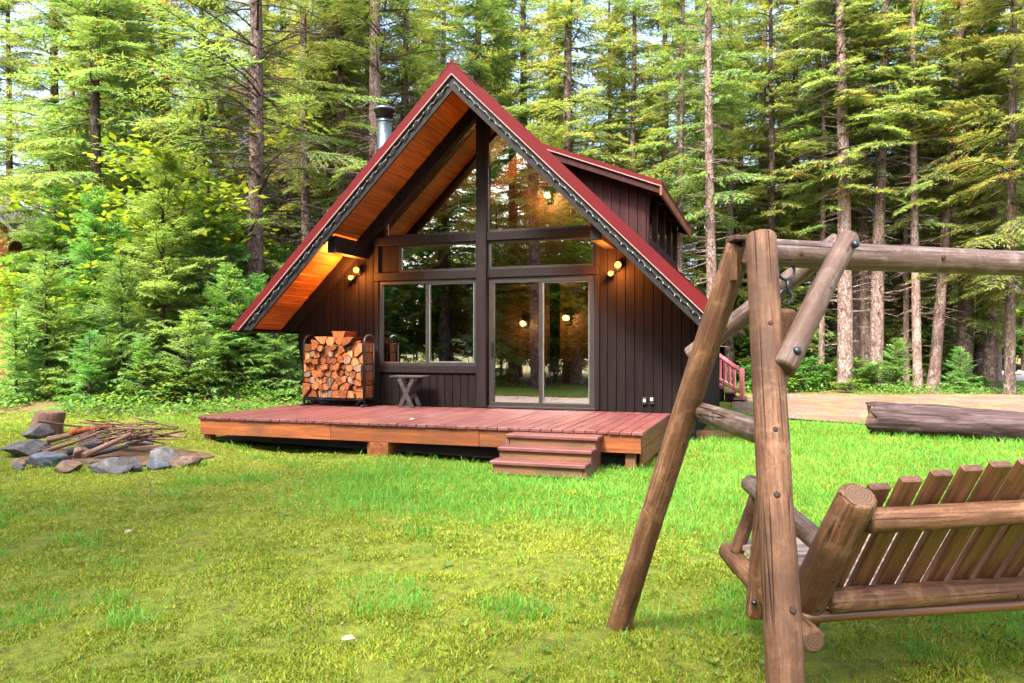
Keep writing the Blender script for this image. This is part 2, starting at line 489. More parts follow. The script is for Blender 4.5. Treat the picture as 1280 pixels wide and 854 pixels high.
M['bark_pink'] = bark('hemlock_bark', (0.06, 0.036, 0.032), (0.20, 0.135, 0.118), (0.33, 0.25, 0.225), lich=0.4)
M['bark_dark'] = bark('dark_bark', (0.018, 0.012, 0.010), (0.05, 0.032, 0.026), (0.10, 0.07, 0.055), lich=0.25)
M['twig'] = bark('twig_bark', (0.05, 0.035, 0.026), (0.12, 0.09, 0.065), (0.22, 0.18, 0.14), lichen=(0.25, 0.28, 0.2), lich=0.5, sc=2)
M['big_log'] = wood('fallen_log_bark', (0.012, 0.007, 0.007), (0.042, 0.026, 0.026), (0.11, 0.082, 0.085), 'Z', 22, 0.85, 1.0, 0.95, 0.1, 0.2)
M['stump'] = wood('stump_wood', (0.04, 0.022, 0.016), (0.10, 0.058, 0.042), (0.18, 0.11, 0.085), 'Z', 22, 0.9, 0.9, 0.7, 0.1, 0.2)

def rock(name, c0, c1, c2):
    t = NT(name)
    v = t.offset(t.obj())
    n = t.noise(v, 9, 9, 0.75, 0.6)
    c = t.ramp(n, [(0.32, c0), (0.5, c1), (0.68, c2)])
    va = t.n('ShaderNodeHueSaturation'); t.l(c, va.inputs['Color'])
    t.l(t.math('ADD', t.math('MULTIPLY', t.rnd(), 0.6), 0.7), va.inputs['Value'])
    return t.pbr(va.outputs[0], 0.85, t.bump(t.noise(v, 16, 8, 0.75), 1.0, 0.03), spec=0.25)
M['rock_grey'] = rock('grey_stone', (0.03, 0.029, 0.031), (0.085, 0.082, 0.085), (0.18, 0.17, 0.172))
M['rock_brown'] = rock('brown_stone', (0.065, 0.038, 0.028), (0.15, 0.095, 0.07), (0.235, 0.17, 0.135))
M['rock_blue'] = rock('blue_stone', (0.03, 0.035, 0.047), (0.062, 0.07, 0.09), (0.125, 0.135, 0.16))

def gravel():
    t = NT('drive_gravel')
    p = t.gen()
    vo = t.n('ShaderNodeTexVoronoi'); t.l(p, vo.inputs['Vector']); vo.inputs['Scale'].default_value = 34
    sp = t.n('ShaderNodeSeparateColor'); t.l(vo.outputs['Color'], sp.inputs[0])
    col = t.ramp(sp.outputs[0], [(0.0, (0.055, 0.04, 0.035)), (0.5, (0.115, 0.09, 0.077)), (1.0, (0.20, 0.168, 0.15))])
    big = t.ramp(t.noise(p, 0.55, 5, 0.65), [(0.42, 0.0), (0.55, 1.0)])
    col = t.mix(t.math('MULTIPLY', big, 0.75), col, (0.13, 0.062, 0.04))
    gr = t.ramp(t.noise(p, 1.6, 6, 0.7), [(0.50, 0.0), (0.62, 1.0)])
    col = t.mix(t.math('MULTIPLY', gr, 0.75), col, (0.12, 0.15, 0.03))
    return t.pbr(col, 0.95, t.bump(vo.outputs['Distance'], 0.7, 0.015), spec=0.2)
M['gravel'] = gravel()

def ground_mat():
    t = NT('lawn_and_forest_floor')
    p = t.gen()
    n1 = t.noise(p, 1.1, 6, 0.65)
    n2 = t.noise(p, 14, 6, 0.7)
    n3 = t.noise(p, 60, 4, 0.7)
    moss = t.ramp(n2, [(0.28, (0.035, 0.042, 0.009)), (0.46, (0.11, 0.135, 0.015)), (0.7, (0.18, 0.205, 0.025))])
    soil = t.ramp(n1, [(0.6, 0.0), (0.72, 1.0)])
    moss = t.mix(t.math('MULTIPLY', soil, 0.5), moss, (0.07, 0.045, 0.022))
    duff = t.ramp(n2, [(0.3, (0.05, 0.028, 0.015)), (0.5, (0.14, 0.08, 0.04)), (0.7, (0.24, 0.15, 0.07))])
    green = t.ramp(t.noise(p, 0.8, 5, 0.7), [(0.42, 0.0), (0.58, 1.0)])
    duff = t.mix(t.math('MULTIPLY', green, 0.75), duff, (0.09, 0.15, 0.025))
    a = t.n('ShaderNodeAttribute'); a.attribute_name = 'forest'
    fm = t.math('ADD', a.outputs['Fac'], t.math('MULTIPLY', t.math('SUBTRACT', n1, 0.5), 0.9), True)
    fm = t.ramp(fm, [(0.4, 0.0), (0.6, 1.0)])
    col = t.mix(fm, moss, duff)
    h = t.math('ADD', n2, t.math('MULTIPLY', n3, 0.5))
    return t.pbr(col, 0.95, t.bump(h, 0.9, 0.05), spec=0.15)
M['ground'] = ground_mat()

def dirt():
    t = NT('pit_dirt')
    p = t.gen()
    n = t.noise(p, 9, 7, 0.7)
    c = t.ramp(n, [(0.3, (0.03, 0.02, 0.014)), (0.5, (0.09, 0.055, 0.034)), (0.72, (0.16, 0.105, 0.065))])
    return t.pbr(c, 0.95, t.bump(n, 0.9, 0.03), spec=0.15)
M['dirt'] = dirt()

# ------------------------------------------------------------------ ground, drive, road
def axis_pts(segs):
    out = []
    for a, b, n in segs:
        out += list(np.linspace(a, b, n, endpoint=False))
    return np.array(out + [segs[-1][1]])
gx = axis_pts([(-160, -40, 8), (-40, -14, 30), (-14, 14, 160), (14, 40, 30), (40, 160, 8)])
gy = axis_pts([(-70, -10, 14), (-10, 2, 20), (2, 22, 140), (22, 60, 50), (60, 220, 12)])
GX, GY = np.meshgrid(gx, gy)
GZ = ground_z(GX, GY)
nr = rng.normal(0, 1, GX.shape)
GZ = GZ + 0.008 * nr * (np.abs(GX) < 14) * (GY < 22)
V = np.stack([GX, GY, GZ], -1).reshape(-1, 3)
w_ = len(gx)
idx = np.arange(len(gy) * w_).reshape(len(gy), w_)
Fq = np.stack([idx[:-1, :-1], idx[:-1, 1:], idx[1:, 1:], idx[1:, :-1]], -1).reshape(-1, 4)
gm = pydata('ground', V.tolist(), Fq.tolist())
gm.polygons.foreach_set('use_smooth', [True] * len(Fq))

def forest_mask(x, y):
    x = np.asarray(x, float); y = np.asarray(y, float)
    left = smooth(12.6, 15.2, y - 0.12 * (x + 6)) * smooth(-2.5, -4.0, x)
    right = smooth(21.5, 23.6, y)
    side = smooth(-9.5, -12.5, x)
    back = smooth(-5.0, -8.0, y)
    far_r = smooth(15, 18, x) * smooth(12, 8, y)
    return np.clip(np.maximum.reduce([left, right, side, back, far_r]), 0, 1)
fa = gm.attributes.new('forest', 'FLOAT', 'POINT')
fa.data.foreach_set('value', forest_mask(V[:, 0], V[:, 1]).astype(np.float32))
tag(link('ground', gm, M['ground']), 'mossy lawn running into the brown forest floor', 'ground', kind='structure')

def sheet(name, outline_fn, x0, x1, nx, ny, mat, lift, label):
    """a ground-hugging sheet between two wavy edges: outline_fn(x) -> (y0, y1)"""
    vs_, fs_ = [], []
    for i in range(nx + 1):
        x = x0 + (x1 - x0) * i / nx
        a, b = outline_fn(x)
        for j in range(ny + 1):
            y = a + (b - a) * j / ny
            vs_.append((x, y, gz(x, y) + lift))
    for i in range(nx):
        for j in range(ny):
            k = i * (ny + 1) + j
            fs_.append((k, k + ny + 1, k + ny + 2, k + 1))
    return tag(link(name, pydata(name, vs_, fs_), mat), label, 'ground', kind='structure')

def drive_edges(x):
    n = 0.35 * mnoise.noise(Vector((x * 0.7, 3.1, 0))) + 0.12 * mnoise.noise(Vector((x * 3.1, 0.7, 0)))
    n2 = 0.5 * mnoise.noise(Vector((x * 0.6, 9.1, 0)))
    near = 13.6 - 0.17 * (x - 5) + n
    far = 21.6 + n2 + 0.02 * x
    t = min(1.0, max(0.0, (x - 4.7) / 1.6))
    return near + (1 - t) * 2.2, near + (far - near) * (0.3 + 0.7 * t)
sheet('gravel_drive', drive_edges, 4.7, 34, 90, 24, M['gravel'], 0.035, 'gravel drive beyond the lawn on the right')
def road_edges(x): return 29.0 + 0.08 * (x - 18), 36.5 + 0.05 * (x - 18)
sheet('road', road_edges, 15.5, 90, 40, 8, M['asphalt'], 0.05, 'grey road passing behind the right hand trees')

# ------------------------------------------------------------------ cabin
HA = R(18.7)
HC, HS = math.cos(HA), math.sin(HA)
HO = Vector((-4.476 * HC + 11.61 * HS, 4.476 * HS + 11.61 * HC, 0))
MH = Matrix.Translation(HO) @ Matrix.Rotation(-HA, 4, 'Z')
RIDGE, TA = 5.69, .992
CA = 1 / math.sqrt(1 + TA * TA)
DECK_Z = 0.42
ZCUT = 1.70
HY0, HY1 = -1.2, 6.9

def hp(p, hy, z):
    return MH @ Vector((p, hy, z))

def wall_pt(u, v, hy=0.0):
    """facade coordinates (p, z) of a photo pixel on the plane hy"""
    q = 11.61 + hy; tx = (u - 640) / F_PX
    d = (tx * q * HC - q * HS) / (HC + tx * HS)
    Y = -d * HS + q * HC
    return d + 4.476, CAM_H + (434 - v) / F_PX * Y

cabin = empty('cabin', HO, -HA)
tag(cabin, 'dark brown A-frame cabin with red metal roof and tall front windows', 'cabin')

def roof_z(p, t=0.0):
    return RIDGE - abs(p) * TA - t / CA

def slope(name, side, t0, t1, y0, y1, mat, parent, zc=ZCUT, p0=0.0, p1=None, bev=0.0):
    def pb(t): return (RIDGE - t / CA - zc) / TA if p1 is None else p1
    a, b = pb(t0), pb(t1)
    poly = [(side * p0, roof_z(p0, t0)), (side * a, roof_z(a, t0)), (side * b, roof_z(b, t1)), (side * p0, roof_z(p0, t1))]
    return link(name, prism_y(name, poly, y0, y1, bev), mat, parent)

roof = link('roof', prism_y('roof', [(0, RIDGE), ((RIDGE - ZCUT) / TA, ZCUT), ((RIDGE - .05 / CA - ZCUT) / TA, ZCUT), (0, RIDGE - .05 / CA),
            (-(RIDGE - .05 / CA - ZCUT) / TA, ZCUT), (-(RIDGE - ZCUT) / TA, ZCUT)], HY0, HY1), M['red_metal'], cabin)
for sd in (-1, 1):
    slope('sheathing', sd, .052, .095, HY0 + .06, HY1 - .02, M['fascia'], roof)
    slope('rake_trim', sd, -.012, .108, HY0 - .03, HY0 - .002, M['red_metal'], roof)
    slope('drip_edge', sd, .110, .122, HY0 - .036, HY0 + .02, M['lip'], roof)
    slope('fascia_board', sd, .124, .285, HY0 + .005, HY0 + .045, M['fascia'], roof)
    slope('rafter', sd, .132, .32, -.13, -.004, M['trim'], roof)
    slope('rafter', sd, .132, .29, 1.0, 1.12, M['interior_dark'], roof)
    slope('rafter', sd, .132, .29, 2.2, 2.32, M['interior_dark'], roof)
    k = 0
    p = 0.02
    while p < 3.72:
        w = 0.108
        slope('soffit_board', sd, .097, .122 + .004 * (k % 3), HY0 + .05, 3.4 if p < 3.3 else 0.4, M['soffit'], roof, p0=p, p1=p + w)
        p += w + 0.007; k += 1
    for j in range(9):       # standing seams
        y = HY0 + 0.5 + j * 0.8
        slope('roof_seam', sd, -.03, -.001, y, y + .03, M['red_metal'], roof, zc=ZCUT + .05)
link('ridge_cap', prism_y('ridge_cap', [(0, RIDGE + .04), (.2, roof_z(.2) + .03), (.2, roof_z(.2) + .012), (0, RIDGE + .015), (-.2, roof_z(.2) + .012), (-.2, roof_z(.2) + .03)], HY0 - .035, HY1), M['red_metal'], roof)
for sd in (-1, 1):
    pe = (RIDGE - ZCUT) / TA
    link('eave_trim', box('eave_trim', min(sd * (pe - .3), sd * (pe + .012)), max(sd * (pe - .3), sd * (pe + .012)), HY0 + .06, HY1, ZCUT - .03, ZCUT - .004, 0), M['fascia'], roof)
    # purlins carrying the overhang
    x = 2.17 * sd
    link('purlin', box('purlin', x - .08, x + .08, HY0 + .14, -.002, 2.95, 3.22, .006), M['trim'], roof)

# front wall: backing sheet, vertical boards
def soff(p): return roof_z(p, .133)
PW = 3.45
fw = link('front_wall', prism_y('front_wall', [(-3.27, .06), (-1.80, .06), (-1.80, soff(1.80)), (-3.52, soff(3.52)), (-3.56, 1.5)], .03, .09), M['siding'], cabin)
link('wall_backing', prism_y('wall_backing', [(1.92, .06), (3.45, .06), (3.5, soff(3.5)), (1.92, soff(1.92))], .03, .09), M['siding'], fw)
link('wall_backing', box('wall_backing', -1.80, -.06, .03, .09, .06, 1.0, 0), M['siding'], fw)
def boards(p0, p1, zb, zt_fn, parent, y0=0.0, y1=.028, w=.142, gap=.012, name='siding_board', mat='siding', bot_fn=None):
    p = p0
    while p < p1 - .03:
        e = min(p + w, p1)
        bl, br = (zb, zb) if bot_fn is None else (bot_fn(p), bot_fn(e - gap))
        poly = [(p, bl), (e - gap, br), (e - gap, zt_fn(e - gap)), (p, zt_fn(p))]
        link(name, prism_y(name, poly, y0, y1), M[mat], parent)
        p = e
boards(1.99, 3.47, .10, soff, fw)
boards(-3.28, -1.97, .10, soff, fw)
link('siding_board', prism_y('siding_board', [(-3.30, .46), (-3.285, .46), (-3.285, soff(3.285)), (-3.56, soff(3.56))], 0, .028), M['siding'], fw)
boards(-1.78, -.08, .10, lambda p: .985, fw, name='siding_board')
link('wall_board', box('wall_board', -1.95, -1.49, .0, .03, 2.72, 3.16, 0), M['siding'], fw)
# trim timbers
link('centre_post', box('centre_post', -.05, .13, -.10, .05, .425, roof_z(.05, .14), .006), M['trim'], cabin)
link('cross_beam', box('cross_beam', -1.97, -.052, -.07, .05, 3.17, 3.31, .006), M['trim'], cabin)
link('cross_beam', box('cross_beam', .132, 1.97, -.07, .05, 3.17, 3.31, .006), M['trim'], cabin)
link('cross_beam', box('cross_beam', -1.97, -.052, -.055, .05, 2.56, 2.70, .006), M['trim'], cabin)
link('cross_beam', box('cross_beam', .132, 1.99, -.055, .05, 2.56, 2.70, .006), M['trim'], cabin)
for sd, x in ((-1, -1.96), (1, 1.925)):
    link('jamb_post', box('jamb_post', x, x + .075, -.04, .05, .425, 2.558, .004), M['trim'], cabin)
    link('jamb_post', box('jamb_post', x, x + .075, -.04, .05, 2.702, 3.168, .004), M['trim'], cabin)
link('window_apron', box('window_apron', -1.885, -.053, -.035, .045, .985, 1.10, .004), M['trim'], cabin)

def window(name, p0, p1, z0, z1, parent, cols=1, bar=.05, mat='frame', sash=None, sash_half=None):
    """frame with recessed panes"""
    y0, y1 = -.02, .05
    fr = bmesh.new()
    root = link(name, box(name, p0, p1, y0, y1, z1 - bar, z1, .003), M[mat], parent)
    link('frame_rail', box('frame_rail', p0, p1, y0, y1, z0, z0 + bar, .003), M[mat], root)
    link('frame_stile', box('frame_stile', p0, p0 + bar, y0, y1, z0 + bar + .001, z1 - bar - .001, .003), M[mat], root)
    link('frame_stile', box('frame_stile', p1 - bar, p1, y0, y1, z0 + bar + .001, z1 - bar - .001, .003), M[mat], root)
    w = (p1 - p0 - 2 * bar) / cols
    for c in range(cols):
        a = p0 + bar + c * w
        link('pane', box('pane', a + .002, a + w - .002, .018, .022, z0 + bar - .005, z1 - bar + .005, 0), M['glass'], root)
        if c:
            link('mullion', box('mullion', a - .03, a + .03, -.012, .045, z0 + bar + .001, z1 - bar - .001, .003), M[mat], root)
    if sash is not None:
        a = p0 + bar + sash * w
        for nm, (x0, x1, s0, s1) in (('sash_stile', (a + .032, a + .05, z0 + bar, z1 - bar)), ('sash_rail', (a + .05, a + w, z0 + bar, z0 + bar + .018)),
                                     ('sash_stile', (a + w - .018, a + w, z0 + bar + .02, z1 - bar)), ('sash_rail', (a + .05, a + w - .02, z1 - bar - .018, z1 - bar))):
            link(nm, box(nm, x0, x1, -.004, .012, s0, s1, 0), M['sash'], root)
    return root
window('window', -1.885, -.053, 1.102, 2.558, cabin, 2, .06, sash=1)
window('window', -1.49, -.053, 2.702, 3.168, cabin, 1, .035)
window('window', .132, 1.925, 2.702, 3.168, cabin, 1, .035)
door = window('sliding_door', .15, 1.923, .435, 2.556, cabin, 2, .085, sash=1)
link('door_handle', box('door_handle', .19, .225, -.06, -.021, 1.28, 1.52, .008), M['dark_metal'], door)
link('door_track', box('door_track', .13, 1.94, -.06, -.021, .425, .455, .003), M['frame'], door)
for sd in (-1, 1):
    a, b = (-.053, -1.72) if sd < 0 else (.132, 1.80)
    top = lambda p: roof_z(p, .31)
    poly = [(a, 3.312), (b, 3.312), (b, top(b)), (a, top(a))]
    gw = link('gable_window', prism_y('gable_window', [(a, 3.312), (b, 3.312), (b, 3.35), (a, 3.35)], -.02, .045), M['frame'], cabin)
    link('pane', prism_y('pane', [(x, max(z, 3.33)) for x, z in poly], .018, .022), M['glass'], gw)
# electrical boxes on the wall
for i, (u, c) in enumerate(((806, 'white'), (815, 'white'))):
    p, z = wall_pt(u, 501)
    ob = link('outlet_box', box('outlet_box', p - .035, p + .035, -.035, -.002, z - .055, z + .05, .006), M['frame'], cabin)
    link('cover', box('cover', p - .02, p + .02, -.05, -.036, z - .02 + .02 * i, z + .025 + .02 * i, .006), M[c], ob)

# side and rear walls, interior
link('side_wall', box('side_wall', 3.36, 3.45, .10, HY1 - .4, .0, soff(3.45) - .01, 0), M['siding'], cabin)
link('side_wall', box('side_wall', -3.40, -3.31, .10, HY1 - .4, .0, soff(3.40) - .01, 0), M['siding'], cabin)
link('rear_wall', prism_y('rear_wall', [(-3.3, 0), (3.35, 0), (3.35, soff(3.4)), (0, soff(0)), (-3.3, soff(3.4))], HY1 - .4, HY1 - .3), M['siding'], cabin)
link('interior_floor', box('interior_floor', -3.3, 3.35, .10, HY1 - .42, .34, .41, 0), M['interior_dark'], cabin)
iw = link('interior_wall', prism_y('interior_wall', [(-3.3, .415), (3.35, .415), (3.35, 2.2), (0, soff(0) - .02), (-3.3, 2.2)], 3.4, 3.48), M['interior'], cabin)
link('loft_floor', box('loft_floor', -2.6, 2.6, 2.05, 3.39, 2.62, 2.82, .01), M['interior_dark'], cabin)
link('loft_rail', box('loft_rail', -2.0, 2.0, 2.06, 2.11, 3.45, 3.52, .01), M['interior_dark'], cabin)
idr = link('interior_door', box('interior_door', 1.35, 2.15, 3.34, 3.39, .42, 2.42, .01), M['interior_dark'], cabin)
link('door_casing', box('door_casing', 1.25, 1.34, 3.33, 3.395, .42, 2.5, .01), M['soffit'], idr)
link('door_casing', box('door_casing', 2.16, 2.25, 3.33, 3.395, .42, 2.5, .01), M['soffit'], idr)
link('support_post', box('support_post', .62, .78, 2.0, 2.16, .42, 2.61, .01), M['interior'], cabin)
link('curtain', prism_y('curtain', [(-.35, 1.1), (-.12, 1.1), (-.10, 2.5), (-.25, 2.5)], .16, .20), M['curtain'], cabin)
link('chair_back', box('chair_back', -.50, -.18, .5, .58, .42, 1.38, .03), M['interior_dark'], cabin)

def lantern(u, v, hy, power, label, s=1.0):
    p, z = wall_pt(u, v, hy)
    r = empty('wall_lantern', hp(p, hy, z), -HA)
    tag(r, label, 'lamp', 'lit wall lamps inside the cabin')
    link('back_plate', box('back_plate', -.05 * s, .05 * s, .03, .06, -.12 * s, .12 * s, .01), M['dark_metal'], r)
    bm = bmesh.new(); bmesh.ops.create_uvsphere(bm, u_segments=12, v_segments=8, radius=.055 * s)
    me = bpy.data.meshes.new('bulb'); bm.to_mesh(me); bm.free()
    link('bulb', me, M['bulb_in'], r, Matrix.Translation((0, -.06, 0)))
    link('cap', pydata('cap', [(.09 * s, .03, .06), (-.09 * s, .03, .06), (-.09 * s, -.15, .06), (.09 * s, -.15, .06), (0, -.06, .13)], [(0, 1, 2, 3), (0, 4, 1), (1, 4, 2), (2, 4, 3), (3, 4, 0)]), M['dark_metal'], r)
    ld = bpy.data.lights.new('lamp_light', 'POINT'); ld.energy = power; ld.color = (1, .5, .16); ld.shadow_soft_size = .06
    lo = bpy.data.objects.new('lamp_light', ld); COL.objects.link(lo); lo.parent = r; lo.location = (0, -.2, .0)
lantern(686, 246, 3.3, 30, 'lit orange lamp behind the upper gable window')
lantern(710, 398, 3.3, 9, 'lit lamp on the wall inside, right half of the sliding door')
lantern(657, 405, 3.3, 5, 'small lit lamp inside, left half of the sliding door', .7)

# dormer on the right slope
dm = link('dormer', prism_y('dormer', [(.92, 4.84), (2.90, 4.07), (2.90, 3.99), (.92, 4.76)], .47, 5.3), M['red_metal'], cabin)
link('fascia_board', prism_y('fascia_board', [(.90, 4.765), (2.89, 3.988), (2.89, 3.87), (1.0, 4.60)], .50, .54), M['dormer_wood'], dm)
link('drip_edge', prism_y('drip_edge', [(.95, 4.755), (2.91, 3.988), (2.91, 3.973), (.95, 4.74)], .46, .50), M['lip'], dm)
link('soffit_board', prism_y('soffit_board', [(1.0, 4.72), (2.88, 3.985), (2.88, 3.965), (1.0, 4.70)], .55, 5.25), M['dormer_wood'], dm)
link('eave_board', box('eave_board', 2.87, 2.91, .47, 5.3, 3.84, 3.985, .004), M['rim_side'], dm)
def dtop(p): return 4.76 - (p - .92) * .389 - .02
boards(1.02, 2.62, 0, dtop, dm, .80, .83, .145, .012, 'siding_board', 'dormer_wood', bot_fn=lambda p: roof_z(p) - .03)
link('wall_backing', prism_y('wall_backing', [(1.0, roof_z(1.0) - .03), (2.6, roof_z(2.6) - .03), (2.6, dtop(2.6)), (1.0, dtop(1.0))], .832, .88), M['dormer_wood'], dm)
zb_, zt_ = roof_z(2.6) - .02, dtop(2.6) - .01
link('sill', box('sill', 2.55, 2.64, .84, 5.1, zb_, zb_ + .16, .004), M['dormer_wood'], dm)
for j in range(5):
    y = .84 + j * 1.04
    link('window_post', box('window_post', 2.55, 2.64, y, y + .12, zb_ + .161, zt_, .004), M['dormer_wood'], dm)
    if j < 4:
        link('pane', box('pane', 2.585, 2.59, y + .121, y + 1.039, zb_ + .162, zt_ - .01, 0), M['glass'], dm)
for j in range(6):
    y = .62 + j * .9
    link('rafter_tail', prism_y('rafter_tail', [(2.645, 4.05), (2.868, 3.96), (2.868, 3.87), (2.645, 3.94)], y, y + .07), M['dormer_wood'], dm)

# flue
pc, hyc = -2.54, 1.4
fl = empty('chimney'); fl.parent = cabin
n = 16
zb, zt = roof_z(pc) - .1, vz(140, 14.56)
link('flue_pipe', tube('flue_pipe', [(pc, hyc, zb), (pc, hyc, zt)], .14, 18), M['steel'], fl)
for z in (zt - .75, zt - .2):
    link('pipe_band', tube('pipe_band', [(pc, hyc, z), (pc, hyc, z + .03)], .146, 18), M['steel'], fl)
link('cap', tube('cap', [(pc, hyc, zt - .12), (pc, hyc, zt - .11), (pc, hyc, zt - .02), (pc, hyc, zt + .0), (pc, hyc, zt + .03), (pc, hyc, zt + .09), (pc, hyc, zt + .12)], [.15, .17, .17, .20, .20, .17, .06], 18), M['dark_metal'], fl)
link('cap_rim', tube('cap_rim', [(pc, hyc, zt + .02), (pc, hyc, zt + .06)], .215, 18), M['steel'], fl)

# string lights on the fascia
sl = empty('string_lights', HO, -HA)
tag(sl, 'string of tiny clear lights along the front roof edge of the cabin', 'string lights')
pts_all = []
for sd in (-1, 1):
    pts = []
    for i in range(90):
        p = .05 + i * (3.62 / 89)
        pts.append((sd * p, HY0 - .02 + .012 * math.sin(i * 1.3), roof_z(p, .185) + .018 * math.sin(i * 2.1 + sd)))
    link('cord', tube('cord', pts, .012, 5), M['wire'], sl)
    pts_all += pts
bv, bf = [], []
for i, p in enumerate(pts_all):
    if i % 2: continue
    a = random.uniform(-.6, .6)
    d = Vector((math.sin(a), -.25, -math.cos(a))).normalized(); q = Vector(p) + Vector((0, -.014, 0))
    s = d.cross(Vector((0, 1, 0))).normalized() * .005; w = d.cross(s).normalized() * .005
    k = len(bv)
    bv += [q + s, q + w, q - s, q - w, q + d * .034]
    bf += [(k, k + 1, k + 4), (k + 1, k + 2, k + 4), (k + 2, k + 3, k + 4), (k + 3, k, k + 4), (k + 3, k + 2, k + 1, k)]
tag(link('bulbs', pydata('bulbs', bv, bf), M['bulb_clear'], sl), kind='stuff')

# twin flood lamps
def flood(u, v, label, sd):
    p, z = wall_pt(u, v)
    r = empty('flood_lamp', hp(p, -.012, z), -HA)
    tag(r, label, 'lamp', 'lit twin lamps on the cabin front')
    link('wall_plate', tube('wall_plate', [(0, .01, .0), (0, -.03, .0)], .06, 14), M['dark_metal'], r)
    bm = bmesh.new(); bmesh.ops.create_uvsphere(bm, u_segments=14, v_segments=10, radius=.05)
    me = bpy.data.meshes.new('bulb'); bm.to_mesh(me); bm.free()
    me.polygons.foreach_set('use_smooth', [True] * len(me.polygons))
    for dx, dz, sc in ((.035, .03, 1.0), (-.08, -.10, .78)):
        link('lamp_holder', tube('lamp_holder', [(dx * .3, -.03, dz * .3), (dx * .8, -.07, dz * .8), (dx, -.10, dz)], [.02, .035, .058], 12), M['dark_metal'], r)
        link('bulb', me, M['bulb'], r, Matrix.Translation((dx, -.15, dz)) @ Matrix.Scale(sc, 4))
    ld = bpy.data.lights.new('lamp_light', 'POINT'); ld.energy = 34; ld.color = (1, .30, .045); ld.shadow_soft_size = .06
    lo = bpy.data.objects.new('lamp_light', ld); COL.objects.link(lo); lo.parent = r; lo.location = (0, -.28, -.02)
flood(449, 341, 'lit twin flood lamp above the firewood rack', -1)
flood(772, 335, 'lit twin flood lamp right of the sliding door', 1)

# ------------------------------------------------------------------ deck and steps
DP0, DP1, DY0 = -3.30, 3.12, -2.81
deck = empty('deck', HO, -HA)
tag(deck, 'low red painted wooden deck in front of the cabin', 'deck')
nb = 46
bw = (DP1 - DP0) / nb
bme = box('deck_board', -bw / 2 + .004, bw / 2 - .004, DY0, -.125, -.038, 0, .004)
bme.materials.append(M['deck'])
for i in range(nb):
    link('deck_board', bme, None, deck, Matrix.Translation((DP0 + bw * (i + .5), random.uniform(-.006, .006), DECK_Z + random.uniform(-.002, .002))))
joints = [DP0 + .03, -1.1, 1.05, DP1 - .03]
for a, b in zip(joints[:-1], joints[1:]):
    link('rim_board', box('rim_board', a, b - .004, DY0 + .03, DY0 + .075, .165, .378, .004), M['rim'], deck)
for x0, x1 in ((DP1 - .075, DP1 - .03), (DP0 + .03, DP0 + .075)):
    link('rim_board', box('rim_board', x0, x1, DY0 + .078, -.13, .215, .378, .004), M['rim_side'], deck)
link('skirt_board', box('skirt_board', DP1 - .073, DP1 - .032, DY0 + .16, -.13, .0, .205, .004), M['rim_side'], deck)
for p in (DP0 + .1, -.52, DP1 - .17):
    for y in (DY0 + .09, -1.4):
        link('post', box('post', p - .06, p + .06, y, y + .12, -.15, .162, .005), M['post'], deck)
for p in (-.45,):
    link('beam_end', box('beam_end', p - .06, p + .22, DY0 + .02, -.3, -.02, .160, .006), M['rim_side'], deck)
for y in (-2.0, -1.0):
    link('joist', box('joist', DP0 + .1, DP1 - .1, y, y + .08, .16, .376, 0), M['post'], deck)
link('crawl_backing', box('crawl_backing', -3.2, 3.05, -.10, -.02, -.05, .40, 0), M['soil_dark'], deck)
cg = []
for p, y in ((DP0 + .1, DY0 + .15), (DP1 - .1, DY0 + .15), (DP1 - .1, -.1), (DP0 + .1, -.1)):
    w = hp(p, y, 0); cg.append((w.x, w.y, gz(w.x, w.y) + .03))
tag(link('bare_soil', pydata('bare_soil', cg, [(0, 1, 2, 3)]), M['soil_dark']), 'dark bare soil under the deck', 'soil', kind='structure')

st = empty('front_steps', hp(2.09, DY0, 0), -HA)
tag(st, 'three red painted wooden steps up to the deck front', 'steps')
SW = .55
for i, (z, y0) in enumerate(((.375, -.27), (.25, -.50), (.12, -.73))):
    dx = -.02 * i
    link('tread', box('tread', -SW - .02 + dx, SW + dx, y0 - .03, (y0 + .25) if i else .025, z - .04, z, .006), M['step'], st)
    link('riser', box('riser', -SW + .02 + dx, SW - .04 + dx, y0 + .005, y0 + .035, (z - .165) if i < 2 else -.03, z - .042, .003), M['riser'], st)
for x in (-SW + .0, SW - .042):
    poly = [(.02, -.03), (.02, .33), (-.26, .33), (-.27, .205), (-.49, .205), (-.5, .075), (-.72, .075), (-.72, -.03)]
    me = prism_y('stringer', [(y, z) for y, z in poly], x, x + .04)
    for v in me.vertices: v.co = (v.co.y - .03, v.co.x, v.co.z)
    link('stringer', me, M['step'], st)

# ------------------------------------------------------------------ firewood rack and firewood
rp0, _ = wall_pt(387, 500, -.45); rp1, _ = wall_pt(459, 500, -.45)
RY0, RY1 = -.62, -.22
rack = empty('firewood_rack', hp((rp0 + rp1) / 2, (RY0 + RY1) / 2, DECK_Z), -HA)
tag(rack, 'black tubular steel firewood rack against the cabin wall', 'rack')
hw = (rp1 - rp0) / 2
ry = .16
for sx in (-1, 1):
    x = sx * (hw + .02)
    pts = [(x, -ry, .0), (x, -ry, 1.08)]
    for k in range(9):
        a = math.pi * k / 8
        pts.append((x, -ry * math.cos(a), 1.08 + .12 * math.sin(a)))
    pts += [(x, ry, 1.08), (x, ry, 0)]
    link('end_hoop', tube('end_hoop', pts, .021, 8), M['dark_metal'], rack)
    link('foot', tube('foot', [(x, -ry - .1, .02), (x, ry + .1, .02)], .02, 8), M['dark_metal'], rack)
    link('brace', tube('brace', [(x, -ry, .12), (x - sx * .1, -ry, .09), (x - sx * .16, -ry, .0 + .02)], .012, 6), M['dark_metal'], rack)
for y in (-ry, ry):
    link('bottom_rail', tube('bottom_rail', [(-hw, y, .12), (hw, y, .12)], .02, 8), M['dark_metal'], rack)

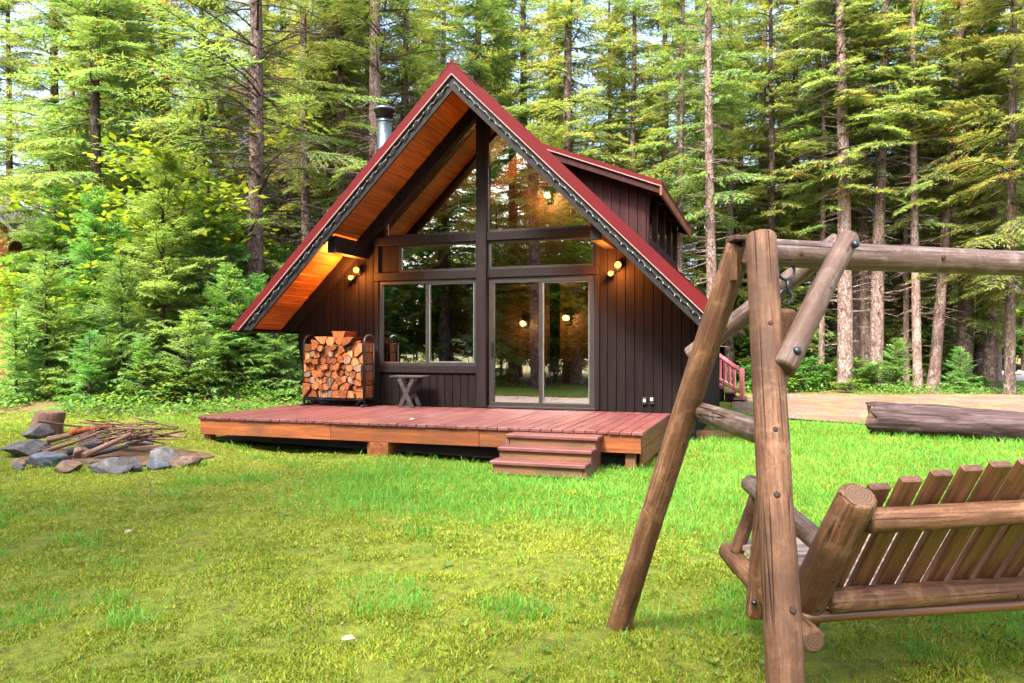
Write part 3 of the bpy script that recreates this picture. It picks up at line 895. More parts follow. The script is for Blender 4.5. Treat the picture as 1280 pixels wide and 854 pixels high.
def clip(poly, a, b, c):
    """keep a*x + b*y <= c"""
    out = []
    for i in range(len(poly)):
        p, q = poly[i], poly[(i + 1) % len(poly)]
        dp, dq = a * p[0] + b * p[1] - c, a * q[0] + b * q[1] - c
        if dp <= 0: out.append(p)
        if dp * dq < 0:
            t = dp / (dp - dq); out.append((p[0] + (q[0] - p[0]) * t, p[1] + (q[1] - p[1]) * t))
    return out
seeds, srow = [], []
ncol, nrow = 9, 9
cw_, ch_ = 2 * hw / ncol, 1.0 / nrow
def top_of(x): return .15 + .93 + .14 * math.exp(-((x - .02) / .2) ** 2) - .10 * smooth(.2, hw, abs(x))
for r_ in range(nrow + 2):
    for c_ in range(ncol):
        x = -hw + cw_ * (c_ + .5 + (.25 if r_ % 2 else -.25)) + random.uniform(-.045, .045)
        z = .15 + ch_ * (r_ + .5) + random.uniform(-.04, .04)
        if abs(x) < hw - .02 and z < top_of(x): seeds.append((x, z)); srow.append(r_)
ORD = ['bottom', 'second', 'third', 'fourth', 'fifth', 'sixth', 'seventh', 'eighth', 'ninth', 'tenth', 'eleventh']
def fw_label(i):
    row = sorted([j for j in range(len(seeds)) if srow[j] == srow[i]], key=lambda j: seeds[j][0])
    k = row.index(i)
    return 'split orange firewood, %s from the left in the %s layer of the rack' % ('first' if k == 0 else ORD[k], ORD[srow[i]])
for i, (x, z) in enumerate(seeds):
    poly = [(-hw - .005, .142), (hw + .005, .142), (hw + .005, top_of(x) + .07), (-hw - .005, top_of(x) + .07)]
    for j, (x2, z2) in enumerate(seeds):
        if i == j: continue
        a, b = x2 - x, z2 - z
        if a * a + b * b > .12: continue
        poly = clip(poly, a, b, (x2 * x2 + z2 * z2 - x * x - z * z) / 2)
        if len(poly) < 3: break
    if len(poly) < 3: continue
    cx = sum(p[0] for p in poly) / len(poly); cz = sum(p[1] for p in poly) / len(poly)
    sc = random.uniform(.80, .95)
    loc = [((p[0] - cx) * sc, (p[1] - cz) * sc) for p in poly]
    dl = random.uniform(-.05, .05)
    round_ = random.random() < .08
    if round_:
        rr = min(math.hypot(*p) for p in loc) * .92
        loc = [(rr * math.cos(a * math.pi / 5), rr * math.sin(a * math.pi / 5)) for a in range(10)]
    me = prism_y('firewood', loc, -.2 + dl, .2 + dl, .003)
    o = link('firewood', me, random.choice([M['fire_split'], M['fire_split'], M['fire_split'], M['fire_end'], M['fire_end'], M['stick']]), None,
             MH @ Matrix.Translation(((rp0 + rp1) / 2 + cx, (RY0 + RY1) / 2, DECK_Z + cz)))
    tag(o, fw_label(i), 'firewood', 'split firewood stacked in the rack')

# small cross-legged table
tp, _ = wall_pt(514, 507, -.3)
tb = empty('side_table', hp(tp, -.34, DECK_Z), -HA)
tag(tb, 'small weathered cross-legged wooden table under the left window', 'table')
for j in range(4):
    link('top_slat', box('top_slat', -.30, .30, -.17 + j * .087, -.17 + j * .087 + .079, .50, .525, .004), M['table'], tb)
for y in (-.15, .13):
    for s in (-1, 1):
        M_ = Matrix.Translation((0, y + (.012 if s > 0 else -.012), .245)) @ Matrix.Rotation(s * R(27), 4, 'Y')
        link('leg', box('leg', -.035, .035, -.011, .011, -.268, .268, .003), M['table'], tb, M_)
link('stretcher', tube('stretcher', [(0, -.15, .245), (0, .14, .245)], .014, 8), M['table'], tb)

# ------------------------------------------------------------------ rear side steps with red railing
ss = empty('side_steps', hp(3.25, 8.6, 0), -HA)
tag(ss, 'dark side steps with pink-red railing at the rear corner of the cabin', 'steps')
link('landing', box('landing', -.9, .22, -.6, .5, .36, .44, .005), M['step'], ss)
link('landing_base', box('landing_base', -.88, .18, -.57, .47, -.02, .355, 0), M['siding'], ss)
for i, (x, z) in enumerate(((.22, .30), (.45, .14))):
    link('tread', box('tread', x, x + .30, -.6, .5, z - .045, z, .005), M['step'], ss)
    link('riser', box('riser', x + .02, x + .25, -.57, .47, -.02, z - .047, 0), M['siding'], ss)
for y in (-.56, .44):
    link('newel', box('newel', .60, .69, y - .045, y + .045, .142, .86, .006), M['red_rail'], ss)
    link('newel', box('newel', -.05, .04, y - .045, y + .045, .442, 1.30, .006), M['red_rail'], ss)
    link('handrail', tube('handrail', [(-.0, y, 1.26), (.64, y, .78)], .035, 8), M['red_rail'], ss)
    link('bottom_rail', tube('bottom_rail', [(-.0, y, .62), (.64, y, .26)], .025, 8), M['red_rail'], ss)
    for k in range(4):
        x = .1 + k * .12
        link('baluster', box('baluster', x - .015, x + .015, y - .015, y + .015, .60 - x * .56, 1.22 - x * .72, 0), M['red_rail'], ss)
te = at(905, 548)
tag(link('timber_edging', box('timber_edging', -.75, .75, -.05, .05, -.02, .12, .008), M['riser'], None, Matrix.Translation((te.x, te.y, gz(te.x, te.y))) @ Matrix.Rotation(R(-6), 4, 'Z')),
    'low dark timber edging on the ground beside the cabin', 'edging')

# ------------------------------------------------------------------ log swing
SD = Vector((.9877, .1564, 0)); SN = Vector((-.1564, .9877, 0)); UP = Vector((0, 0, 1))
bolt_me = tube('bolt', [(0, 0, -.004), (0, 0, .012), (0, 0, .018)], [.015, .015, .007], 10); bolt_me.materials.append(M['iron'])
knot_me = tube('knot', [(0, 0, -.006), (0, 0, .0005), (0, 0, .001)], [.014, .012, .006], 9); knot_me.materials.append(M['knot'])

def log_part(name, p0, p1, r0, r1, parent, mat='log', seed=0, rough=.05, bend=.008, knots=0, **kw):
    L = (Vector(p1) - Vector(p0)).length
    me = log_mesh(name, L, r0, r1, seed, rough=rough, bend=bend, step=.05, **kw)
    me.materials.append(M[mat]); me.materials.append(M['end'])
    pm = parent_m[parent.name]
    o = link(name, me, None, parent, pm.inverted() @ aim(p0, p1))
    rr = random.Random(seed + 5)
    for k in range(knots):
        t = (k + rr.uniform(.3, .8)) / knots
        q = Vector(p0).lerp(Vector(p1), t)
        ax = (Vector(p1) - Vector(p0)).normalized()
        d = Vector((-.2 + rr.uniform(-.7, .7), -1, rr.uniform(-.2, .4))); d = (d - ax * d.dot(ax)).normalized()
        rad = r0 + (r1 - r0) * t
        W_ = aim(q + d * (rad * .985 - .004), q + d * (rad + .1)) @ Matrix.Scale(rr.uniform(.6, 1.0), 4)
        link('knot', knot_me, None, o, (aim(p0, p1)).inverted() @ W_)
    o['_m'] = 0
    del o['_m']
    worldM[o.name] = aim(p0, p1)
    return o
parent_m, worldM = {}, {}
def bolt(parent, q, d, s=1.0):
    W_ = aim(q, Vector(q) + Vector(d)) @ Matrix.Scale(s, 4)
    link('bolt', bolt_me, None, parent, worldM[parent.name].inverted() @ W_)

sf = empty('log_swing_stand', (0.97, 3.05, 0)); parent_m[sf.name] = Matrix.Translation((0.97, 3.05, 0))
tag(sf, 'rustic log A-frame of the garden swing with a long top beam', 'swing frame')
AP = Vector((.965, 3.05, 1.80))
BL = 2.75                                        # beam length between the A-frames
footB, footF = Vector((.533, 3.90, -.12)), Vector((.815, 2.10, -.12))
mid = AP + SD * (BL / 2)
def mir(p):
    d = (Vector(p) - mid).dot(SD)
    return Vector(p) - SD * (2 * d)
topF, topB = Vector((.958, 2.905, 1.855)), Vector((.945, 3.115, 1.85))
for k, fn in enumerate((lambda p: Vector(p), mir)):
    lf = log_part('leg', fn(footF), fn(topF), .060, .057, sf, 'log', 1 + k, knots=7)
    lb = log_part('leg', fn(footB), fn(topB), .060, .055, sf, 'log', 3 + k, knots=6)
    d = topF - footF
    bolt(lf, fn(topF - UP * .07 - SN * .058 + SD * .004), fn(topF) - fn(topF + SN))
    # braces from the legs up to the beam
    b0 = at(972, 462, 0); 
    f0 = Vector((ux(975, 2.66), 2.66, vz(460, 2.66))); f1 = Vector((ux(1066, 2.93), 2.93, vz(297, 2.93)))
    br = log_part('brace', fn(f0), fn(f1), .046, .040, sf, 'log_grey', 5 + k, knots=3)
    bolt(br, fn(f0.lerp(f1, .12) - SN * .046), -SN); bolt(br, fn(f0.lerp(f1, .93) - SN * .041), -SN)
    g0 = Vector((ux(862, 3.55), 3.55, vz(446, 3.55))); g1 = Vector((ux(1050, 3.19), 3.19, vz(298, 3.19)))
    log_part('brace', fn(g0), fn(g1), .046, .042, sf, 'log_grey', 7 + k, knots=2)
    # spreader between the two legs
    c0 = Vector((ux(868, 3.48), 3.48, vz(514, 3.48))); c1 = Vector((ux(975, 2.62), 2.62, vz(549, 2.62)))
    log_part('spreader', fn(c0), fn(c1), .042, .048, sf, 'log_grey', 9 + k, knots=2)
beam = log_part('beam', AP - SD * .02, AP + SD * (BL + .02) - UP * .03, .058, .050, sf, 'log_grey', 13, rough=.06, bend=.012, knots=5, n=22)
link('top_plate', box('top_plate', -.04, .05, -.05, .08, 0, .02, .004), M['stump'], sf, Matrix.Translation((-.035, .02, 1.852)))
link('end_block', box('end_block', -.022, .0, -.06, .05, -.16, .0, .006), M['log'], sf, Matrix.Translation((-.045, .08, 1.85)))

sb = empty('swing_bench', (1.15, 3.0, 0)); parent_m[sb.name] = Matrix.Translation((1.15, 3.0, 0))
tag(sb, 'hanging log swing bench with slatted back, seen from behind', 'swing bench')
BW = 1.52
def sidew(p, k): return Vector(p) + SD * (BW * k)
def bk(k, s, off=0.0):
    """point on the back plane: k up the back, s along the bench"""
    base = Vector((1.20, 3.03, .35)); lean = Vector((.045, -.33, .50))
    nrm = lean.cross(SD).normalized()
    return base + lean * k + SD * s + nrm * off
for k in (0, 1):
    sg = 1 if k == 0 else -1
    log_part('seat_rail', sidew((1.135, 2.80, .325), k), sidew((1.045, 3.68, .425), k), .050, .046, sb, 'log', 20 + k, knots=2)
    log_part('back_post', bk(-.08, BW * k - (.02 if k == 0 else -.02)), bk(1.10, BW * k - (.02 if k == 0 else -.02)), .073, .066, sb, 'log', 22 + k, knots=3)
    log_part('armrest', sidew((1.235, 2.90, .625), k), sidew((1.155, 3.64, .755), k), .045, .043, sb, 'log_grey', 24 + k, knots=1)
    log_part('arm_support', sidew((1.06, 3.55, .44), k), sidew((1.15, 3.56, .72), k), .034, .031, sb, 'log', 26 + k)
    h0, h1 = Vector((ux(945, 3.25), 3.25, vz(772, 3.25))), Vector((ux(983, 3.07), 3.07, vz(386, 3.07)))
    if k: h0, h1 = mir(h0) - SD * .18, mir(h1) - SD * .18
    hg = log_part('hanger', h0, h1, .042, .040, sb, 'log', 28 + k, knots=3)
    bolt(hg, h0.lerp(h1, .06) - SD * sg * .03 - SN * .03, -SD * sg - SN, .8); bolt(hg, h0.lerp(h1, .34) - SD * sg * .03 - SN * .03, -SD * sg - SN, .8)
    # hook and ring up to the beam
    top = h1
    def ring(c, r, rot):
        pts = [Vector(c) + Vector((math.cos(a) * math.cos(rot), math.cos(a) * math.sin(rot), math.sin(a))) * r for a in [2 * math.pi * i / 18 for i in range(18)]]
        me = tube('ring', [p - sb.location for p in pts], .006, 7, True)
        link('ring', me, M['iron'], sb)
    bz = 1.80 - .058
    ring((top.x + .0, top.y, bz - .012), .036, .2)
    ring((top.x + .004, top.y, bz - .075), .030, 1.3)
    ring((top.x - .004, top.y, (bz + top.z) / 2 - .035), .030, .3)
log_part('back_rail', bk(.93, .03, -.02), bk(.93, BW - .03, -.02), .046, .044, sb, 'log', 30, knots=3)
log_part('back_rail', bk(.17, .03, -.03), bk(.17, BW - .03, -.03), .047, .046, sb, 'log', 31, knots=3)
ns = 13
for i in range(ns):
    s = .085 + i * (BW - .17) / (ns - 1)
    t = (s / BW - .5) * 2
    top_k = 1.27 - .22 * t * t
    a, b = bk(.04, s, .04), bk(top_k, s, .04)
    me = box('back_slat', -.041, .041, -.016, .016, 0, (b - a).length, .005)
    ax = (b - a).normalized(); xx = SD; yy = ax.cross(xx)
    W_ = Matrix((( xx.x, yy.x, ax.x, a.x), (xx.y, yy.y, ax.y, a.y), (xx.z, yy.z, ax.z, a.z), (0, 0, 0, 1)))
    link('back_slat', me, M['slat'], sb, parent_m[sb.name].inverted() @ W_)
for j in range(6):
    a = Vector((1.12, 2.98, .405)) + SN * (j * .118) + UP * (j * .014)
    me = box('seat_slat', -.05, .05, -.014, .014, .05, BW - .05, .004)
    xx = SN; ax = SD; yy = ax.cross(xx)
    W_ = Matrix((( xx.x, yy.x, ax.x, a.x), (xx.y, yy.y, ax.y, a.y), (xx.z, yy.z, ax.z, a.z), (0, 0, 0, 1)))
    link('seat_slat', me, M['seat'], sb, parent_m[sb.name].inverted() @ W_)
log_part('seat_beam', Vector((1.13, 2.95, .352)), Vector((1.13, 2.95, .352)) + SD * BW, .024, .024, sb, 'slat', 34)
log_part('seat_beam', Vector((1.04, 3.55, .375)), Vector((1.04, 3.55, .375)) + SD * BW, .035, .035, sb, 'slat', 35)

# ------------------------------------------------------------------ big log, stump, fire pit
lg0, lg1 = Vector((5.72, 12.0, 0)), Vector((10.6, 10.2, 0))
bl = log_mesh('fallen_log', (lg1 - lg0).length, .27, .17, 41, n=30, step=.08, rough=.16, bend=.05, cap=.03)
bl.materials.append(M['big_log']); bl.materials.append(M['stump'])
for v in bl.vertices:                                    # splintered left end
    if v.co.z < .35:
        v.co.z += .16 * mnoise.noise(Vector((v.co.x * 9, v.co.y * 9, 1.0))) * (1 - v.co.z / .35)
o = link('fallen_log', bl, None, None, aim(lg0 + UP * .25, lg1 + UP * .15))
tag(o, 'long weathered dark log lying between the lawn and the gravel drive', 'log')

sp = at(60, 548, .05)
sm_ = log_mesh('tree_stump', .38, .235, .20, 42, n=26, step=.05, rough=.09, bend=.02, cap=.02)
sm_.materials.append(M['stump']); sm_.materials.append(M['end'])
tag(link('tree_stump', sm_, None, None, Matrix.Translation((sp.x, sp.y, gz(sp.x, sp.y) - .03)) @ Matrix.Rotation(R(4), 4, 'Y')), 'brown sawn stump standing behind the stone fire ring', 'stump')

def rock_mesh(name, sx, sy, sz, seed, jag=.35):
    bm = bmesh.new(); bmesh.ops.create_icosphere(bm, subdivisions=4, radius=1)
    so = Vector((seed * 7.3, seed * 2.1, seed * 4.7))
    for v in bm.verts:
        c = v.co.normalized()
        nn = mnoise.noise(c * .9 + so) * jag * 1.4 + mnoise.noise(c * 2.3 + so) * jag * .6 + mnoise.noise(c * 6 + so) * jag * .22 + mnoise.noise(c * 15 + so) * jag * .08
        c = c * (1 + nn)
        # facet the stone with a few cutting planes
        for k in range(9):
            pn = Vector((math.sin(seed * 1.7 + k * 2.1), math.cos(seed * 2.9 + k * 1.3), math.sin(seed + k * .9))).normalized()
            d = c.dot(pn)
            if d > .66: c -= pn * (d - .66) * .95
        v.co = Vector((c.x * sx, c.y * sy, c.z * sz))
    me = bpy.data.meshes.new(name); bm.to_mesh(me); bm.free()
    me.polygons.foreach_set('use_smooth', [True] * len(me.polygons))
    return me
PC = Vector((-5.1, 9.75, 0))
stones = [  # u, v of the base, width px, height px, material, label
    (31, 566, 56, 26, 'rock_grey', 'grey boulder at the left end of the fire ring'),
    (46, 551, 40, 24, 'rock_grey', 'rounded grey stone just in front of the stump'),
    (22, 577, 30, 13, 'rock_brown', 'small pinkish stone at the lower left of the fire ring'),
    (22, 580, 15, 8, 'rock_blue', 'smallest pale stone on the grass at the fire ring'),
    (55, 578, 48, 27, 'rock_blue', 'blue-grey slanted stone left of the brown block'),
    (80, 584, 44, 19, 'rock_brown', 'tan flat-faced stone at the front of the fire ring'),
    (134, 585, 58, 25, 'rock_grey', 'broad pale peaked slab at the front middle of the fire ring'),
    (166, 582, 26, 24, 'rock_grey', 'dark grey upright stone right of the peaked slab'),
    (196, 579, 32, 18, 'rock_blue', 'smooth dark blue stone at the right front of the fire ring'),
    (200, 572, 40, 26, 'rock_grey', 'large grey stone behind the smooth blue one'),
    (229, 575, 44, 20, 'rock_brown', 'flat brown slab at the right end of the fire ring'),
    (100, 570, 34, 22, 'rock_brown', 'brown stone half buried under the sticks'),
    (110, 556, 36, 20, 'rock_grey', 'grey stone at the back of the fire ring, behind the sticks'),
    (170, 556, 36, 18, 'rock_grey', 'low grey stone at the back right of the fire ring'),
]
for i, (u, v, wpx, hpx, m, lab) in enumerate(stones):
    P = at(u, v, .07)
    s = P.y / F_PX
    g = gz(P.x, P.y)
    hx, hz = wpx * s / 2 * 1.0, hpx * s * .56
    me = rock_mesh('fire_ring_stone', hx, hx * random.uniform(.7, .95), hz, i + 1, .25)
    tag(link('fire_ring_stone', me, M[m], None, Matrix.Translation((P.x, P.y + hx * .3, g + hz * .45)) @ Matrix.Rotation(random.uniform(-.25, .25), 4, 'Y') @ Matrix.Rotation(random.uniform(-.4, .4), 4, 'Z')),
        lab, 'stone', 'stones of the fire ring')
pv, pf = [], []
for r_ in range(7):
    for k in range(36):
        a = 2 * math.pi * k / 36
        rr = 1.12 * r_ / 6 * (1 + .22 * mnoise.noise(Vector((math.cos(a) * 1.5, math.sin(a) * 1.5, 2))))
        x, y = PC.x + rr * math.cos(a), PC.y - .12 + rr * .62 * math.sin(a)
        pv.append((x, y, gz(x, y) + .012 + .05 * (1 - r_ / 6)))
for r_ in range(6):
    for k in range(36):
        k2 = (k + 1) % 36
        pf.append((r_ * 36 + k, r_ * 36 + k2, (r_ + 1) * 36 + k2, (r_ + 1) * 36 + k))
tag(link('fire_pit_soil', pydata('fire_pit_soil', pv, pf), M['dirt']), 'brown bare soil under the fire ring', 'soil', kind='structure')
def stick(p0, p1, r, m, lab, seed, grp='sticks piled on the fire pit'):
    L = (Vector(p1) - Vector(p0)).length
    me = log_mesh('stick', L, r, r * .55, seed, n=8, step=.1, rough=.18, bend=L * .025, cap=.003)
    me.materials.append(M[m]); me.materials.append(M['end'])
    tag(link('stick', me, None, None, aim(p0, p1)), lab, 'stick', grp)
def fp(u, v, Y): return Vector((ux(u, Y), Y, vz(v, Y)))
big = [((104, 571, 8.95), (163, 541, 9.5), .042, 'stick', 'thick pale orange split stick leaning across the fire ring'),
       ((52, 563, 9.0), (140, 536, 9.7), .028, 'stick', 'long thin pale stick leaning left over the pile'),
       ((88, 541, 9.9), (141, 535, 9.7), .05, 'fire_split', 'red-brown split log on top of the stick pile'),
       ((125, 541, 9.6), (205, 553, 9.8), .018, 'stick', 'thin stick sloping down to the right of the pile'),
       ((150, 548, 9.5), (198, 536, 9.9), .017, 'stick', 'thin grey stick poking up past the right of the pile'),
       ((82, 566, 9.3), (128, 556, 9.6), .055, 'charcoal', 'charred black log inside the fire ring'),
       ((60, 551, 9.8), (100, 541, 9.9), .05, 'stick', 'thick weathered branch at the left back of the pile'),
       ((118, 566, 9.3), (160, 557, 9.5), .04, 'charcoal', 'shorter charred log behind the pale split stick')]
for i, (a, b, r, m, lab) in enumerate(big): stick(fp(*a), fp(*b), r, m, lab, 60 + i)
for i in range(56):
    a = random.uniform(0, 6.28); L = random.uniform(.3, 1.0)
    c = Vector((PC.x + random.gauss(.0, .24), PC.y + random.gauss(.05, .16), .16 + random.uniform(0, .26)))
    d = Vector((math.cos(a), .6 * math.sin(a), random.uniform(-.25, .25))).normalized()
    stick(c - d * L / 2, c + d * L / 2, random.uniform(.005, .019), 'stick', 'thin dry stick among the heap on the fire pit', 80 + i)

# ------------------------------------------------------------------ trees
def branch_tpl(L, seed, shard=.15, spacing=.13, step=.07, start=.10, droop=.30, wide=.42, leafy_from=0.0):
    """a conifer bough along +X: triangles of foliage, tint per triangle, wood triangles"""
    r = np.random.default_rng(seed)
    T, tint, Wd = [], [], []
    def ax(t): return np.array([L * t, .05 * L * math.sin(3 * t + seed), L * (.10 * t - droop * t * t)])
    def prism(p, q, w):
        d = q - p; s = np.cross(d, [0, 0, 1.0]); s = s / (np.linalg.norm(s) + 1e-6) * w; u = np.array([0, 0, w])
        Wd.extend([[p - s, p + s, q], [p - u, p + u, q]])
    K = 6
    for k in range(K):
        p, q = ax(k / K), ax((k + 1) / K); w = .012 * L ** .7 * (1 - k / K) + .004
        d = (q - p); s = np.cross(d, [0, 0, 1.0]); s = s / np.linalg.norm(s) * w; u = np.array([0, 0, w])
        Wd.extend([[p - s, p + s, q + s * .7], [p - s, q + s * .7, q - s * .7], [p - u, p + u, q + u * .7], [p - u, q + u * .7, q - u * .7]])
    n = max(4, int(L / spacing))
    for k in range(n):
        t = start + (1 - start) * (k + r.uniform(0, .6)) / n
        if t > 1: continue
        b = ax(t)
        for sd in (-1, 1):
            if r.uniform() < .1: continue
            tl = wide * L * min(t / .28, 1) * (1 - t) ** .8 * r.uniform(.6, 1.15) + shard * .8
            an = sd * R(62 - 22 * t + r.uniform(-9, 9))
            dz = r.uniform(-.28, .08)
            dd = np.array([math.cos(an), math.sin(an), dz])
            if tl > .25: prism(b, b + dd * tl * .9 + np.array([0, 0, -.25 * tl * tl]), .005)
            if t < leafy_from * r.uniform(.7, 1.2): continue
            m = max(2, int(tl / step))
            for j in range(m + 1):
                s_ = tl * (j + r.uniform(-.3, .3)) / m
                if s_ < 0.02: s_ = .02
                q = b + dd * s_ + np.array([0, 0, -.3 * s_ * s_])
                for s2 in (-1, 1):
                    a2 = an + s2 * R(r.uniform(18, 52)) * (1 if j < m else .4)
                    fd = np.array([math.cos(a2), math.sin(a2), dz * .6 + r.uniform(-.75, .35)]); fd /= np.linalg.norm(fd)
                    l = shard * r.uniform(.65, 1.35)
                    side = np.cross(fd, [r.uniform(-.5, .5), r.uniform(-.5, .5), 1.0]); side /= np.linalg.norm(side) + 1e-9
                    w = l * r.uniform(.10, .17)
                    T.append([q - side * w, q + side * w, q + fd * l])
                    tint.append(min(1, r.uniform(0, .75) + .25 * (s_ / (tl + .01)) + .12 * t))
    return np.array(T), np.array(tint), np.array(Wd) if Wd else np.zeros((0, 3, 3))

def rot_z(a): c, s = math.cos(a), math.sin(a); return np.array([[c, -s, 0], [s, c, 0], [0, 0, 1.0]])
def rot_y(a): c, s = math.cos(a), math.sin(a); return np.array([[c, 0, s], [0, 1.0, 0], [-s, 0, c]])
def rot_x(a): c, s = math.cos(a), math.sin(a); return np.array([[1.0, 0, 0], [0, c, -s], [0, s, c]])

def crown_mesh(name, height, base, radius, tpls, seed, whorl=.5, per=5, pitch=(-5, 25), shape=.85, mat='fir', bare=0.0, lean=0.0):
    """all boughs of one conifer as one mesh; tpls = [(L, template), ...]"""
    r = np.random.default_rng(seed)
    TT, tt, WW = [], [], []
    z = base
    while z < height - .15:
        f = (z - base) / (height - base)
        rad = radius * ((1 - f) ** shape) * (.55 + .45 * min(1, f / .12)) + .12
        for k in range(per):
            if r.uniform() < .12: continue
            L = rad * r.uniform(.62, 1.15)
            cand = min(tpls, key=lambda q: abs(q[0] - L) + r.uniform(0, .25))
            T, tn, Wd = cand[1]
            s = L / cand[0]
            az = r.uniform(0, 2 * math.pi)
            pt = R(pitch[0] + (pitch[1] - pitch[0]) * f + r.uniform(-9, 9))
            Mx = rot_z(az) @ rot_y(-pt) @ rot_x(r.uniform(-.35, .35)) * s
            off = np.array([0, 0, z + r.uniform(-.2, .2) * whorl])
            if not (bare and r.uniform() < bare * (1 - f)):
                TT.append(T @ Mx.T + off); tt.append(np.clip(tn + r.uniform(-.16, .16), 0, 1))
            WW.append(Wd @ Mx.T + off)
        z += whorl * r.uniform(.75, 1.25) * (1 - .35 * f)
    # leader tip
    T, tn, Wd = min(tpls, key=lambda q: q[0])[1]
    for k in range(4):
        Mx = rot_z(k * 1.6) @ rot_y(R(-70)) * .5
        TT.append(T @ Mx.T + np.array([0, 0, height - .35])); tt.append(tn)
    F_, tf, W_ = np.concatenate(TT), np.concatenate(tt), np.concatenate(WW)
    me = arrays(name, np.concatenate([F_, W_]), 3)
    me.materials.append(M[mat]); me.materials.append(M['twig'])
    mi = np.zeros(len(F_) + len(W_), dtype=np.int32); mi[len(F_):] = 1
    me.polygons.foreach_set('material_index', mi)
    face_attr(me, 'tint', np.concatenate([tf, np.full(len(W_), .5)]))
    return me

def trunk_mesh(name, height, r0, seed, stubs=40, stub_from=.8, stub_to=9.0, stub_len=.9, n=12, bendy=.12):
    """tapered trunk with root flare, slight sweep, dead branch stubs and twigs"""
    r = random.Random(seed)
    V, Fc = [], []
    zs = [-.4, .0, .15, .4, .8] + [1.4 + i * (height - 1.4) / 20 for i in range(21)]
    def cen(z): return bendy * math.sin(z * .22 + seed), bendy * math.cos(z * .17 + seed * 1.7)
    c00 = cen(0)
    for z in zs:
        t = max(0, z) / height
        rr = r0 * (1 - t) ** .75 + .012 + r0 * .38 * math.exp(-max(z, 0) / .28)
        cx, cy_ = cen(z)
        for i in range(n):
            a = 2 * math.pi * i / n
            q = rr * (1 + .07 * mnoise.noise(Vector((math.cos(a) * 1.6, math.sin(a) * 1.6, z * .9 + seed))) + .12 * math.exp(-max(z, 0) / .3) * math.sin(5 * a + seed))
            V.append((cx - c00[0] + q * math.cos(a), cy_ - c00[1] + q * math.sin(a), z))
    m = len(zs)
    for j in range(m - 1):
        for i in range(n):
            i2 = (i + 1) % n
            Fc.append((j * n + i, j * n + i2, (j + 1) * n + i2, (j + 1) * n + i))
    nt = len(Fc)
    for k in range(stubs):
        z = r.uniform(stub_from, stub_to)
        a = r.uniform(0, 6.283); L = stub_len * r.uniform(.12, 1.0) ** 1.3
        cx, cy_ = cen(z); rr = r0 * (1 - z / height) ** .75
        p = Vector((cx - c00[0] + rr * .8 * math.cos(a), cy_ - c00[1] + rr * .8 * math.sin(a), z))
        d = Vector((math.cos(a), math.sin(a), r.uniform(-.35, .25)))
        pts = [p, p + d * L * .5, p + d * L + Vector((0, 0, r.uniform(-.15, .1) * L))]
        w = .012 + .012 * L
        def spike(p, q, w):
            dd = (q - p).normalized(); s = dd.cross(Vector((0, 0, 1))).normalized() * w; u = dd.cross(s).normalized() * w
            b = len(V)
            V.extend([p + s, p - s * .5 + u * .87, p - s * .5 - u * .87, q])
            Fc.extend([(b, b + 1, b + 3), (b + 1, b + 2, b + 3), (b + 2, b, b + 3)])
        spike(pts[0], pts[2], w)
        if L > .5:
            for _ in range(int(L * 3)):
                t = r.uniform(.3, .95); q = pts[0].lerp(pts[2], t)
                spike(q, q + Vector((d.x + r.uniform(-.9, .9), d.y + r.uniform(-.9, .9), r.uniform(-.4, .3))) * L * .28, .006)
    me = pydata(name, V, Fc)
    me.polygons.foreach_set('use_smooth', [i < nt for i in range(len(Fc))])
    return me

TP = [(L, branch_tpl(L, 100 + i, shard=.125, spacing=.115, step=.062)) for i, L in enumerate((.7, .7, 1.3, 1.4, 2.0, 2.1, 2.8, 2.9))]
TPY = [(L, branch_tpl(L, 200 + i, shard=.085, spacing=.075, step=.045, droop=.12, wide=.40)) for i, L in enumerate((.35, .6, .65, .95, 1.0, 1.35))]
TPL = [(L, branch_tpl(L, 300 + i, shard=.12, spacing=.12, step=.062, leafy_from=.42, droop=.22, wide=.38)) for i, L in enumerate((1.6, 2.4, 2.5, 3.3, 3.4))]

crowns = {
    'full_a': (crown_mesh('crown', 20, 3.2, 3.0, TP, 1, .50, 6), 20),
    'full_b': (crown_mesh('crown', 21, 5.0, 2.7, TP, 2, .50, 6), 21),
    'full_c': (crown_mesh('crown', 18, 2.0, 2.8, TP, 3, .48, 6), 18),
    'high_a': (crown_mesh('crown', 21, 6.5, 2.3, TP, 4, .52, 6, bare=.35), 21),
    'high_b': (crown_mesh('crown', 19, 5.5, 2.1, TP, 5, .56, 5, bare=.45), 19),
    'limb_a': (crown_mesh('crown', 21, 3.2, 3.9, TPL, 6, .50, 5, pitch=(0, 28), bare=.6, shape=.7), 21),
    'low_a': (crown_mesh('crown', 12, .8, 2.6, TP, 7, .42, 6), 12),
    'low_b': (crown_mesh('crown', 9, .5, 2.2, TP, 8, .40, 6), 9),
    'young_a': (crown_mesh('crown', 5.2, .25, 1.65, TPY, 9, .19, 6, pitch=(-4, 35), mat='young'), 5.2),
    'young_b': (crown_mesh('crown', 3.9, .2, 1.35, TPY, 10, .17, 6, pitch=(-2, 38), mat='young'), 3.9),
    'young_c': (crown_mesh('crown', 2.0, .1, .8, TPY, 11, .14, 5, pitch=(2, 42), mat='young'), 2.0),
}
